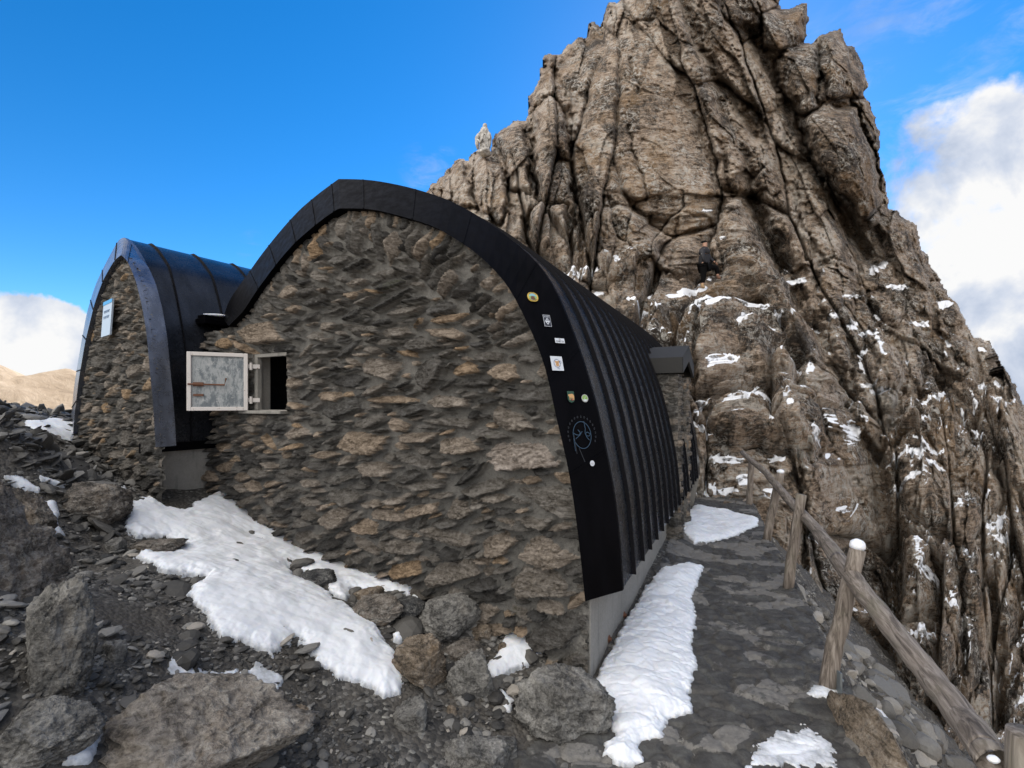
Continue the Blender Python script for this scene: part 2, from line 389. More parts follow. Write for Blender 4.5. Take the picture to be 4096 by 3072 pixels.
def concrete_mat():
    m, t, b = newmat('concrete'); p = obj_coord(t)
    n = t.noise(p, 2.2, 7, .65); n2 = t.noise(p, 55, 6, .75); st = t.noise(t.scale(p, (5, 5, .7)), 3, 5, .6)
    c = t.ramp(t.math('ADD', t.math('MULTIPLY', n, .5), t.math('MULTIPLY', n2, .5)), [(.3, (.15, .142, .13)), (.5, (.24, .228, .208)), (.7, (.31, .296, .27))])
    c = t.mix(t.math('MULTIPLY', t.range(st, .52, .72), .5), c, (.10, .098, .092))
    t.set(b.inputs['Base Color'], c); b.inputs['Roughness'].default_value = .9
    t.set(b.inputs['Normal'], t.bump(t.math('ADD', n, n2), .5, .008)); return m
CONC = concrete_mat()
def wood_mat(name, comp, rz):
    m, t, b = newmat(name); p = obj_coord(t)
    mp = t.new('ShaderNodeVectorRotate', rotation_type='Z_AXIS'); t.set(mp.inputs['Vector'], p); mp.inputs['Angle'].default_value = rz
    g = t.noise(t.scale(mp.outputs[0], comp), 45, 6, .62, 1.0); n = t.noise(p, 6, 5, .6)
    c = t.ramp(g, [(.32, (.045, .036, .030)), (.47, (.13, .108, .09)), (.6, (.22, .19, .165)), (.75, (.31, .28, .25))])
    t.set(b.inputs['Base Color'], t.mix(t.math('MULTIPLY', t.range(n, .5, .7), .4), c, (.15, .14, .10))); b.inputs['Roughness'].default_value = .82
    t.set(b.inputs['Normal'], t.bump(g, .9, .008)); return m
WOOD = wood_mat('weathered_post_wood', (1, 1, .07), 0); WOODR = wood_mat('weathered_rail_wood', (1, .07, 1), R(23.7))

# ---------------------------------------------------------------- the ground
GC = [ # photo x, y, height of the ground there
 (1283,1475,0.0),(1200,1440,.06),(1130,1390,.13),(1000,1330,.22),(880,1275,.31),(760,1240,.34),(640,1190,.43),(560,1120,.64),(500,1060,.86),(430,1090,.84),(375,1095,.86),
 (300,1080,.98),(200,1000,1.15),(240,1040,1.08),(150,970,1.32),(110,935,1.50),(60,905,1.62),(0,900,1.70),(60,1000,1.25),(10,1080,1.15),(150,1250,.75),(220,1150,.85),
 (330,1220,.75),(450,1250,.66),(600,1300,.52),(500,1400,.52),(700,1400,.36),(850,1480,.20),(700,1550,.25),(400,1500,.52),(550,1600,.36),(250,1600,.58),(300,1659,.50),
 (60,1450,.80),(0,1300,1.0),(800,1659,.18),(1000,1659,.08),(950,1560,.12),(1150,1600,.03),(1250,1659,0),(1300,1560,0),(1400,1500,0),(1450,1300,0),(1500,1200,0),(1560,1659,0),(1700,1600,0),
 (1600,1300,0),(1550,1150,0),(1500,1062,0),(1620,1100,0),(1480,1100,0)]
gp = []; gz = []
for px, py, z in GC:
    Y = (EYE-z)/((py-870)/1000.); gp.append(((px-1106)/1000.*Y, Y)); gz.append(z)
for x, y, z in [(-8,3,2.2),(-8,6,2.0),(-6,8,1.4),(-9,12,.2),(-3,9,1.0),(0,8,.6),(1.5,6,.3),(2,9,.2),(4,11,.3),(0,12,.6),(-1.5,.5,.7),(-3,0,1.2),(-8,0,2.4),(0,-.5,.0),(1.2,.5,0),(4,2,0),(6,6,0),(6,10,.3),(-4.5,6.4,1.3),(-5.2,6.2,1.52),(-6,6.5,1.58),(-4,-4,1.5),(1,-4,-.2),(-9,-3,2.5)]:
    gp.append((x, y)); gz.append(z)
gtps = TPS(gp, np.array(gz), 2e-2)
EDGE_Y = [-4, 0, 2.3, 2.9, 4.5, 6.1, 8.2, 9.5, 12]; EDGE_X = [1.1, 1.35, 1.92, 2.13, 2.80, 3.42, 4.3, 4.75, 5.2]
def edge_x(y): return np.interp(y, EDGE_Y, EDGE_X)
def ground(x, y):
    x = np.asarray(x, float); y = np.asarray(y, float)
    z = gtps(x, y)
    pw = ss(.2, .9, x-(.507+0.5095*(y-3.)) + np.where(y < 3, (3-y)*.25, 0)) * ss(10.5, 9.0, y) # the levelled path
    z = z*(1-pw)
    d = x-edge_x(y)
    z = z - .42*ss(0, .10, d) - np.clip(d-.05, 0, None)*1.05
    z = z - .55*np.clip(y-7.2, 0, None)*ss(-2.5, -5, x)          # falls away beyond the saddle
    return z
def hit(px, py, lo=1.0, hi=14):
    """where the ray of a photo point meets the ground"""
    Y = np.linspace(lo, hi, 1400); r_ = ray(px, py)
    g = (EYE+r_[2]*Y)-ground(r_[0]*Y, Y); k = np.where(g < 0)[0]
    k = k[0] if len(k) else np.argmin(np.abs(g))
    return np.array([r_[0]*Y[k], Y[k], ground(r_[0]*Y[k], Y[k])])
nx, ny = 620, 640
gx = np.concatenate([np.linspace(-11, -4.5, 90, endpoint=False), np.linspace(-4.5, 4.5, 470, endpoint=False), np.linspace(4.5, 9, 60)])
gy = np.concatenate([np.linspace(-5, .9, 50, endpoint=False), .9*(13.5/.9)**(np.linspace(0, 1, 590))])
X, Y = np.meshgrid(gx, gy); Z = ground(X, Y)
onpath = ss(.0, .12, X-(.507+0.5095*(Y-3.))+np.where(Y < 3, (3-Y)*.30-.0, 0)+.05*gn(X*3, Y*3, 0, 3)) * ss(.02, -.06, X-edge_x(Y)-.06*gn(X*4, Y*4, 1, 5))
rough = (.05*fbm(X*1.3, Y*1.3, 0, 4, 11)+.022*fbm(X*7, Y*7, 0, 4, 12, .6))
out = ss(0, .2, X-edge_x(Y)); rough = rough+out*(.30*fbm(X*1.7, Y*1.7, 0, 5, 21, .55, True)-.1)
# flagstones
wx = X+.05*gn(X*6, Y*6, 0, 31); wy = Y+.05*gn(X*6, Y*6, 2, 32)
F1, F2, I, J, DX, DY = voro(wx/.19, wy/.13, 41, .9, .35)
flag = .022*ss(.0, .16, F2-F1)+.014*rnd(I, J, 5)+.01*fbm(X*9, Y*9, 0, 4, 44, .6)+.02*(DX*(rnd(I, J, 6)-.5)+DY*(rnd(I, J, 7)-.5))
Zg = Z+rough*(1-onpath)-.012*(onpath > 0); 
V = np.stack([X, Y, Zg], -1).reshape(-1, 3)
gobj = tag(mesh('ground', V, grid_faces(len(gy), len(gx)), SOIL, smooth=True), kind='structure')
keep = onpath > .45
F1b, F2b, Ib, Jb, _, _ = voro(wx/.30, wy/.16, 51, .9, .3)
dry = np.clip(rnd(Ib, Jb, 9)-.12+.25*gn(X*2, Y*2, 0, 8)+.12*ss(3, 6, Y), 0, 1)
Vp = np.stack([X, Y, Z+flag-.02+.05*(onpath-1)*0], -1).reshape(-1, 3)
Fp = grid_faces(len(gy), len(gx), keep); Vp, Fp, ap = compact(Vp, Fp, {'dry': dry.ravel()})
tag(mesh('path', Vp, Fp, PATHM, smooth=True, attrs=ap), kind='structure')

# ---------------------------------------------------------------- far mountains and the valley sheet
def far():
    m, t, b = newmat('sunny_scree_slopes'); p = obj_coord(t)
    n = t.noise(p, .004, 9, .65, .6); n2 = t.noise(t.scale(p, (1, 1, .3)), .02, 8, .7, .5)
    t.set(b.inputs['Base Color'], t.ramp(t.math('ADD', t.math('MULTIPLY', n, .5), t.math('MULTIPLY', n2, .5)), [(.3, (.16, .12, .085)), (.48, (.32, .245, .17)), (.62, (.44, .35, .26)), (.75, (.52, .46, .38))]))
    b.inputs['Roughness'].default_value = .95; t.set(b.inputs['Normal'], t.bump(n2, .8, 12)); return m
FAR = far()
def mountain(name, D, prof, mat, seed, deep, foot=-500, rel=60):
    """a ridge whose crest follows prof (photo x, y) at distance D, with real slopes in front and behind"""
    px = np.linspace(prof[0][0], prof[-1][0], 260); top = np.interp(px, [a for a, _ in prof], [b for _, b in prof])
    X0 = (px-1106)/1000*D; Zt = EYE+(870-top)/1000*D
    tt = np.linspace(-1, 1, 150); XX, TT = np.meshgrid(X0, tt); ZZ = np.broadcast_to(Zt, XX.shape)
    YY = D+TT*deep
    base = foot+(ZZ-foot)*(1-np.abs(TT)**1.15)
    n = fbm(XX/rel/6, YY/rel/6, 0, 7, seed, .55, True)
    z = base+(n-.3)*rel*ss(0, .25, np.abs(TT))+ (n-.3)*rel*.08
    return tag(mesh(name, np.stack([XX, YY, z], -1).reshape(-1, 3), grid_faces(150, 260), mat, smooth=True), kind='structure')
mountain('hills', 2200, [(-1400,700),(-900,760),(-500,740),(-200,790),(-60,770),(0,803),(16,815),(32,826),(62,835),(85,826),(110,808),(130,799),(146,796),(160,801),(200,830),(300,880),(500,900),(1400,960)], FAR, 71, 1500)
PALE = plain('far_grey_rock', (.42, .43, .47), .95, var=.3, bs=.02)
mountain('mountains', 6500, [(-1500,760),(-800,800),(-300,790),(-60,810),(0,806),(20,812),(32,820),(44,818),(60,828),(90,826),(130,838),(250,860),(800,900)], PALE, 77, 2500, rel=200)
vs = MB(); vs.add([(-15000,-15000,-560), (15000,-15000,-560), (15000,15000,-560), (-15000,15000,-560)], [(0,1,2,3)]); tag(vs.build('terrain', FAR), kind='structure')

# ---------------------------------------------------------------- the rock tower
def cliff():
    CP = [(860,470,23),(915,415,22),(1045,330,20.5),(1100,480,17.5),(1150,250,20),(1180,120,22),(1250,600,14),(1250,90,22),(1310,0,23),(1300,640,14),(1380,640,14.2),(1520,618,15.6),(1600,600,15.5),(1450,600,15.8),
          (1300,560,15.6),(1400,690,12.8),(1480,750,11.6),(1450,850,10.6),(1500,940,10.1),(1560,1000,9.6),(1500,1060,9.4),(1620,1100,9.2),(1560,1150,8.9),(1500,450,17),(1400,400,17.2),(1400,200,19),(1400,0,21),(1250,300,18.6),
          (1500,-100,22),(1650,100,21),(1700,300,19.5),(1850,100,22),(1860,350,19.3),(1900,500,20.5),(1990,520,21),(2000,600,20),(2100,800,17.5),(2212,900,15.5),(2400,1100,13),(1750,560,16.5),(1650,650,15),(1750,750,13.6),(1600,800,11.6),
          (1700,900,11),(1900,800,15),(1900,950,12.8),(2050,950,13.5),(1850,1100,11),(2000,1150,11.2),(2150,1150,11.8),(1800,1300,9.3),(1900,1380,9.2),(1800,1470,8.3),(1950,1500,7.9),(2150,1500,8.2),(2100,1659,7.0),(1950,1659,6.5),(2400,1500,9),(1750,1000,9.9),(1700,1150,8.9),(1740,1250,8.6),(1650,950,10),(1700,1900,6),(2300,1900,6.2)]
    T = TPS([(a/100, b/100) for a, b, _ in CP], np.array([c for *_, c in CP], float), 5e-2)
    px0 = np.arange(872, 2460, 2.1); py0 = np.arange(-140, 1860, 2.1)
    px, py = np.meshgrid(px0, py0); Y0 = T(px/100, py/100)
    Xw = (px-1106)/1000*Y0; Zw = EYE+(870-py)/1000*Y0
    # rib coordinate: vertical joints on the left, leaning ones right of the main gully
    gy_ = [-200, 10, 88, 161, 220, 293, 340, 415, 517, 586, 683, 769, 866, 1000, 1318, 1482, 1700, 1900]; gx_ = [1440, 1479, 1504, 1548, 1587, 1650, 1655, 1640, 1662, 1699, 1738, 1784, 1822, 1893, 1932, 1895, 1900, 1900]
    gxp = np.interp(py, gy_, gx_); gxp2 = np.interp(py, [-200, 0, 340, 690, 866, 1000, 1318, 1900], [1430, 1476, 1610, 1740, 1830, 1880, 1915, 1900])
    wgt = ss(-330, 20, px-gxp2); a_px = px-(gxp2-1476)*wgt
    a = a_px/1000*15.; zz = -py/1000*15.
    wa = a+.22*fbm(Xw*.35, Zw*.35, Y0*.1, 3, 1)+.05*fbm(a*2.2, zz*2.2, 0, 3, 2); wz = zz+.6*gn(a*.6, zz*.3, 0, 3)+.12*fbm(a*1.6, zz*1.6, 0, 3, 4)+.07*a
    near = np.clip(Y0/15, .5, 1.2)
    def cells(sx, sz, amp, seed, bev=.35, tilt=.5, wv=.25, off=.6, crack=1.):
        F1, F2, I, J, DX, DY = voro(wa/sx, wz/sz, seed, .9, wv)
        ck = crack*ss(-.25, .35, gn(wa/sx*.45, wz/sz*.45, 0, seed+9))
        return amp*(off*(rnd(I, J, seed+4)-.5)*2-ck*(1-np.clip((F2-F1)/bev, 0, 1))**2.2+tilt*(DX*(rnd(I, J, seed+5)-.5)+DY*(rnd(I, J, seed+6)-.5))*2)
    slab = ss(0, 30, sdf([(1250,110),(1330,60),(1440,40),(1480,200),(1530,330),(1540,430),(1480,440),(1380,440),(1250,430),(1235,250)], px+20*gn(px/60, py/60, 0, 8), py))
    lower = ss(560, 760, py)*ss(1250, 1300, px)
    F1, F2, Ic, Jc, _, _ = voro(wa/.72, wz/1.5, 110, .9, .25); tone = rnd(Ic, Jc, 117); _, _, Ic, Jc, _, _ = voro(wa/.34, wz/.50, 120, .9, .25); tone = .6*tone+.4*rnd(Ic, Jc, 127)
    lump = ss(.0, .35, fbm(Xw*.5, Zw*.5, 0, 3, 66)+.15*lower)
    h = cells(1.35, 5.6, .95, 100, .12, 1.1, off=.8, crack=1.3)*(1-.6*slab)
    h = h+cells(.66, 1.7, .44, 110, .10, 1.5, off=.9, crack=.9)*(1-.80*slab)
    h = h+cells(.34, .46, .20, 120, .10, 1.9, off=.9, crack=.6)*(1-.78*slab)*(.45+.7*lump)
    h = h+cells(.16, .11, .07, 130, .2, 2.0, off=.8, crack=.3)*(1-.5*slab)
    bedz = wz+.10*fbm(Xw*1.2, Zw*1.2, 0, 4, 60)
    h = h+.06*fbm(wa*1.6, bedz*7.5, 0, 4, 62, .65, True)+.04*fbm(a*7, zz*14, 0, 4, 63, .68)
    h = h+.40*fbm(Xw*.45, Zw*.45, 0, 2, 64)*(1-.5*slab)
    h = h*near
    jx = px+9*gn(px/28, py/28, 0, 9)+4*gn(px/9, py/9, 1, 9); jy = py+9*gn(px/28, py/28, 5, 9)
    # blocks that stand proud (photo outline, metres)
    bk = 0
    for poly, b in [([(1640,30),(1690,15),(1745,2),(1748,90),(1700,112),(1650,108)], 1.0), ([(1560,-40),(1640,-40),(1640,70),(1600,90),(1560,30)], .8),
                    ([(1673,130),(1700,100),(1760,85),(1775,130),(1765,230),(1730,255),(1690,205)], 1.2), ([(1775,75),(1815,60),(1850,110),(1874,180),(1868,208),(1790,215),(1768,150)], 1.2),
                    ([(1722,258),(1790,222),(1850,235),(1885,330),(1903,420),(1905,440),(1870,475),(1830,430),(1770,380),(1740,315)], 2.0), ([(1840,212),(1885,205),(1905,300),(1914,430),(1890,340),(1860,262)], .9),
                    ([(1150,240),(1190,205),(1222,232),(1232,330),(1240,450),(1230,520),(1165,430),(1150,330)], .7), ([(1012,348),(1032,324),(1062,332),(1092,380),(1098,430),(1085,485),(1035,460),(1020,400)], .7),
                    ([(950,385),(1000,342),(1014,400),(1032,455),(960,440)], .6), ([(1066,290),(1120,258),(1137,270),(1148,420),(1102,402),(1092,350)], .5), ([(1140,468),(1170,438),(1225,440),(1236,560),(1160,545)], .7),
                    ([(1245,520),(1290,455),(1340,440),(1400,468),(1435,560),(1400,618),(1290,612),(1250,600)], .6), ([(1470,460),(1530,470),(1560,540),(1560,580),(1500,600),(1440,600)], .35),
                    ([(1362,690),(1420,655),(1452,700),(1472,745),(1380,742)], .4), ([(1505,720),(1600,660),(1680,690),(1722,790),(1722,850),(1500,850)], .55), ([(1488,880),(1600,842),(1720,838),(1762,870),(1792,960),(1760,1000),(1500,945)], .6),
                    ([(1620,390),(1660,350),(1700,400),(1730,470),(1700,520),(1660,470)], .6), ([(1720,400),(1770,420),(1830,520),(1850,600),(1780,560),(1730,480)], .5),
                    ([(1930,1190),(2010,1180),(2040,1260),(2030,1380),(1950,1400)], .6), ([(2060,1180),(2160,1200),(2210,1300),(2180,1400),(2080,1380)], .7), ([(1940,1420),(2040,1400),(2070,1500),(2000,1580),(1930,1540)], .6), ([(2160,880),(2240,920),(2280,1040),(2220,1120),(2160,1020)], .7), ([(1840,760),(1930,740),(1960,830),(1930,900),(1850,880)], .5), ([(1762,575),(1800,560),(1850,600),(1845,700),(1790,695),(1770,640)], .9), ([(1850,560),(1930,570),(1960,650),(1940,720),(1860,640)], .5),
                    ([(1950,905),(2060,865),(2140,960),(2172,1080),(2080,1200),(1960,1140),(1925,1000)], .9), ([(1730,1000),(1800,975),(1850,1040),(1892,1200),(1880,1400),(1800,1475),(1750,1350)], .6),
                    ([(1940,1180),(2060,1210),(2130,1260),(2150,1400),(2080,1560),(1960,1540),(1930,1400)], .5), ([(1880,700),(1960,690),(2000,780),(1990,860),(1900,850)], .6), ([(2030,700),(2100,740),(2140,850),(2100,930),(2040,860)], .6)]:
        bk += 1; d = sdf(poly, jx, jy); tone = tone*np.where(d > 0, .45, 1) if bk < 7 else tone; mpp = Y0/1000.; h = h*np.where(d > 0, .60, 1) if bk < 12 else h; h = h-(.7 if bk < 12 else .25)*np.exp(-(np.abs(d)/4.5)**2); r_ = np.clip(d*mpp/ (.55*b+.15), 0, 1); h = h+b*np.sqrt(1-(1-r_)**2)*np.where(d > 0, 1, 0)  # upper-right blocks' tone lowered: browner rock, partly shading put into the colour
    # gullies and cracks (photo line, half width in px, metres)
    for ln, w_, dp in [([(1479,-60),(1479,10),(1504,88),(1548,161),(1587,220),(1630,293)], 15, 1.5), ([(1621,73),(1660,137),(1718,254),(1748,342),(1796,415),(1831,488),(1865,556)], 20, 2.2),
                       ([(1557,224),(1611,332),(1626,415),(1660,517),(1699,586),(1723,649),(1738,683)], 15, 1.2), ([(1620,437),(1648,507),(1687,546),(1718,597),(1737,651),(1769,702),(1784,769),(1819,819),(1830,866)], 18, 1.2),
                       ([(1830,866),(1850,930),(1890,977)], 13, .8), ([(1893,977),(1900,1060),(1925,1180),(1932,1318),(1905,1420),(1895,1490)], 22, 1.6), ([(2145,1227),(2140,1300),(2160,1400),(2163,1560)], 12, 1.),
                       ([(2040,1195),(2090,1215),(2140,1200)], 12, .8), ([(1743,1074),(1738,1160),(1735,1257)], 8, .6), ([(1722,769),(1726,840)], 12, .6), ([(1491,850),(1569,829),(1687,830)], 6, .5),
                       ([(1142,285),(1150,360),(1162,428)], 9, 1.2), ([(1138,468),(1140,500),(1167,551)], 9, 1.), ([(1357,273),(1372,340),(1399,430)], 3.5, .4), ([(1360,122),(1370,160),(1382,205)], 3, .3), ([(1230,230),(1233,300),(1240,351)], 5, .5),
                       ([(1250,405),(1255,488),(1258,560)], 6, .6), ([(1095,400),(1100,450)], 6, .5), ([(1700,560),(1760,610)], 8, .4), ([(1560,310),(1575,420),(1560,470)], 7, .5), ([(1500,240),(1530,330),(1550,420)], 6, .5),
                       ([(1240,60),(1200,170),(1225,210)], 6, .4), ([(2080,1330),(2085,1500)], 7, .5), ([(2010,570),(2020,700),(2080,800)], 9, .7), ([(1990,880),(1940,900),(1900,950)], 9, .6)]:
        d = dline(ln, jx, jy); h = h-dp*np.exp(-(d/w_)**2)
    cav = sdf([(1780,395),(1830,445),(1880,482),(1905,478),(1925,560),(1880,590),(1850,540),(1815,480)], jx, jy); h = h-1.8*ss(-6, 14, cav)
    # the footpath ledge the walker stands on
    led = dline([(1280,640),(1400,632),(1516,626)], px, py); h = h*(1-.7*np.exp(-(led/18)**2))
    stp = dline([(1512,622),(1530,622),(1556,603),(1580,600)], px, py); h = h*(1-np.exp(-(stp/12)**2))
    OUT = [(872,470),(905,425),(918,412),(935,396),(958,378),(966,362),(985,347),(1003,341),(1012,343),(1020,330),(1032,322),(1048,321),(1060,326),(1064,300),(1072,288),(1095,268),(1119,259),(1134,263),(1139,240),(1143,205),(1158,185),(1165,150),(1178,146),(1171,118),(1180,115),(1214,116),(1218,104),(1234,94),(1240,84),(1262,80),(1268,60),(1272,48),(1288,46),(1294,58),(1304,40),(1308,12),(1316,4),(1330,4),(1345,-6),
           (1352,-40),(1420,-90),(1480,-100),(1560,-90),(1640,-80),(1680,-40),(1686,22),(1706,18),(1724,8),(1748,4),(1745,62),(1739,90),(1752,92),(1772,76),(1790,66),(1818,60),(1823,88),(1846,100),(1858,125),(1877,180),(1866,203),(1884,222),(1888,250),(1904,298),(1900,340),(1916,395),(1920,452),(1938,456),(1958,470),(1984,488),(1988,520),(2002,545),(2008,575),(2032,600),(2046,632),(2078,668),(2086,700),(2108,728),(2140,736),(2156,770),(2172,800),
           (2190,826),(2210,866),(2222,900),(2260,980),(2330,1040),(2460,1200),(2460,1860),(1500,1860),(872,1500)]
    sx = px+7*gn(px/22, py/22, 7, 19)+3*gn(px/8, py/8, 3, 19); sy = py+6*gn(px/20, py/20, 9, 19)
    d = sdf(OUT, sx, sy); q = np.clip(1-d/70., 0, 1); top = py < 1250
    bend = np.where(top, 3.2*(1-np.sqrt(1-np.minimum(q, .999)**2)), 0); h = h*(1-.0*q)
    keep = d > 0
    B = np.stack([Xw, Y0, Zw], -1); dx_ = np.gradient(B, axis=1); dy_ = np.gradient(B, axis=0); N = np.cross(dx_, dy_); N /= np.linalg.norm(N, axis=2)[..., None]
    N = np.where((N[..., 1] > 0)[..., None], -N, N); vw = -np.stack([(px-1106)/1000, np.ones_like(px), (870-py)/1000], -1); vw /= np.linalg.norm(vw, axis=2)[..., None]
    shal = ss(.35, .8, N[..., 2])*ss(0, 90, d); N = vw+shal[..., None]*np.array([0, 0, .7]); N /= np.linalg.norm(N, axis=2)[..., None]
    P = B+N*h[..., None]-vw*bend[..., None]
    sm = ss(430, 560, py)*(.55+.45*ss(560, 700, py))*(1-ss(0, 30, cav))
    sm = np.maximum(sm, .8*ss(30, 0, np.abs(d-8))*ss(1100, 1000, px))
    def blur(A, k, n=2):
        for _ in range(n):
            for ax in (0, 1):
                c = np.cumsum(np.concatenate([np.repeat(np.take(A, [0], ax), k+1, ax), A, np.repeat(np.take(A, [-1], ax), k, ax)], ax), ax)
                A = (np.take(c, range(2*k+1, c.shape[ax]), ax)-np.take(c, range(0, c.shape[ax]-2*k-1), ax))/(2*k+1)
        return A
    Q = B+vw*-1*0; Q = B+N*(h)[..., None]; Q = blur(Q, 4); M_ = np.cross(np.gradient(Q, axis=1), np.gradient(Q, axis=0)); M_ /= np.linalg.norm(M_, axis=2)[..., None]; nzs = np.where(M_[..., 1] > 0, -M_[..., 2], M_[..., 2])
    sn = ss(.78, .90, nzs+.30*fbm(Xw*2.2, Zw*2.2, 0, 4, 150)+.20*fbm(a*.5, zz*.5, 0, 3, 151))*sm
    Q = blur(B+N*h[..., None], 1, 1); M_ = np.cross(np.gradient(Q, axis=1), np.gradient(Q, axis=0)); M_ /= np.linalg.norm(M_, axis=2)[..., None]; nzf = np.where(M_[..., 1] > 0, -M_[..., 2], M_[..., 2])
    sn = np.maximum(sn, .75*ss(.55, .8, nzf)*ss(.02, .30, fbm(Xw*.7, Zw*.7, 2, 3, 158)+.22*ss(700, 1200, py)*ss(1700, 2000, px)-.06)*sm)
    for (cx, cy, rx, ry) in [(1648,855,62,15),(1590,872,34,14),(1385,688,24,11),(1275,580,26,7),(1530,455,20,6),(1500,628,42,5),(1380,652,30,6),(1460,640,30,5),(1800,682,20,9),(1722,602,28,7),(1560,515,12,5),(1475,632,20,5),(1935,1008,40,8),(1990,1010,45,10),(2020,1040,30,9),(1905,852,32,9),(1842,935,26,28),(1960,1060,60,10),(2000,1300,50,26),
                             (1765,962,18,16),(1570,1000,44,9),(1520,958,42,8),(1690,905,24,8),(1842,700,16,14),(1870,720,26,8),(1880,835,26,8),(1700,760,22,7),(1610,740,20,9),(1820,1100,22,10),(1980,1440,40,18),(2060,1390,30,10),(2170,1180,24,9),(1940,620,26,8),(2040,655,20,10),(1990,700,30,7),(1680,700,16,6),(1560,690,18,6),(1430,760,14,6),(2080,640,12,14),(1840,640,24,6)]:
        e = np.sqrt(((px-cx)/rx)**2+((py-cy)/ry)**2)+.9*fbm(px/26, py/11, 0, 4, 155, .6); sn = np.maximum(sn, ss(.98, .70, e+.25*(nzs < .05)))
    V = P.reshape(-1, 3); F = grid_faces(len(py0), len(px0), keep)[:, ::-1]
    # a back: the rim is carried 7 m deeper, so that the tower is a solid mass from any side
    o = V.copy()
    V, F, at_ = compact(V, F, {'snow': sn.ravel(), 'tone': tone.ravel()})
    # rim skirt
    e = np.sort(np.concatenate([F[:, [0, 1]], F[:, [1, 2]], F[:, [2, 3]], F[:, [3, 0]]]), axis=1)
    u, c = np.unique(e, axis=0, return_counts=True); rim = u[c == 1]
    ids = np.unique(rim); mp = {int(q): k for k, q in enumerate(ids)}; n0 = len(V)
    back = V[ids].copy(); back[:, 1] += 7; back[:, 0] = back[:, 0]*.93+.6; back[:, 2] -= 1.5
    SF = np.array([(a_, b_, n0+mp[int(b_)], n0+mp[int(a_)]) for a_, b_ in rim])
    V = np.concatenate([V, back]); F = np.concatenate([F, SF])
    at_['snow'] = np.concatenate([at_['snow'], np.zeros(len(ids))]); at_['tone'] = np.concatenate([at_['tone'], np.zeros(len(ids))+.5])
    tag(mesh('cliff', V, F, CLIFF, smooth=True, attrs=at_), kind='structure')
    PX, PY = to_px(P[::1, ::1]); PZ = P[..., 1]
    def depth(qx, qy):
        dd = (PX-qx)**2+(PY-qy)**2; near_ = (dd < 30) & keep
        return float(PZ[near_].min()) if near_.any() else float(PZ.ravel()[dd.argmin()])
    return depth
cliff_depth = cliff()
#PARTB
# ---------------------------------------------------------------- the two vaulted huts
UP = np.array([0, 0, 1.])
class Frame:
    """s runs left along the gable wall, t runs back along the ridge, z up"""
    def __init__(s, o, ang): s.o = np.array([o[0], o[1], 0.]); s.r = np.array([math.sin(R(ang)), math.cos(R(ang)), 0]); s.w = np.array([-math.cos(R(ang)), math.sin(R(ang)), 0])
    def P(s, a, t, z):
        a, t, z = np.broadcast_arrays(np.asarray(a, float), np.asarray(t, float), np.asarray(z, float))
        return s.o+a[..., None]*s.w+t[..., None]*s.r+z[..., None]*UP
    def sz(s, px, py, t=0):
        q = ray(px, py); Y = (t+s.o@s.r)/(q[:2]@s.r[:2]); p = q*Y; return float((p-s.o)@s.w), float(p[2]+EYE)
def resample(pts, n, sm=2):
    pts = np.asarray(pts, float); L = np.concatenate([[0], np.cumsum(np.linalg.norm(np.diff(pts, axis=0), axis=1))])
    u = np.linspace(0, L[-1], n); q = np.stack([np.interp(u, L, pts[:, 0]), np.interp(u, L, pts[:, 1])], 1)
    for _ in range(sm): q[1:-1] = .25*q[:-2]+.5*q[1:-1]+.25*q[2:]
    return q
FM = Frame((.507, 3.0), 27); FA = Frame((-3.18, 4.19), 32)
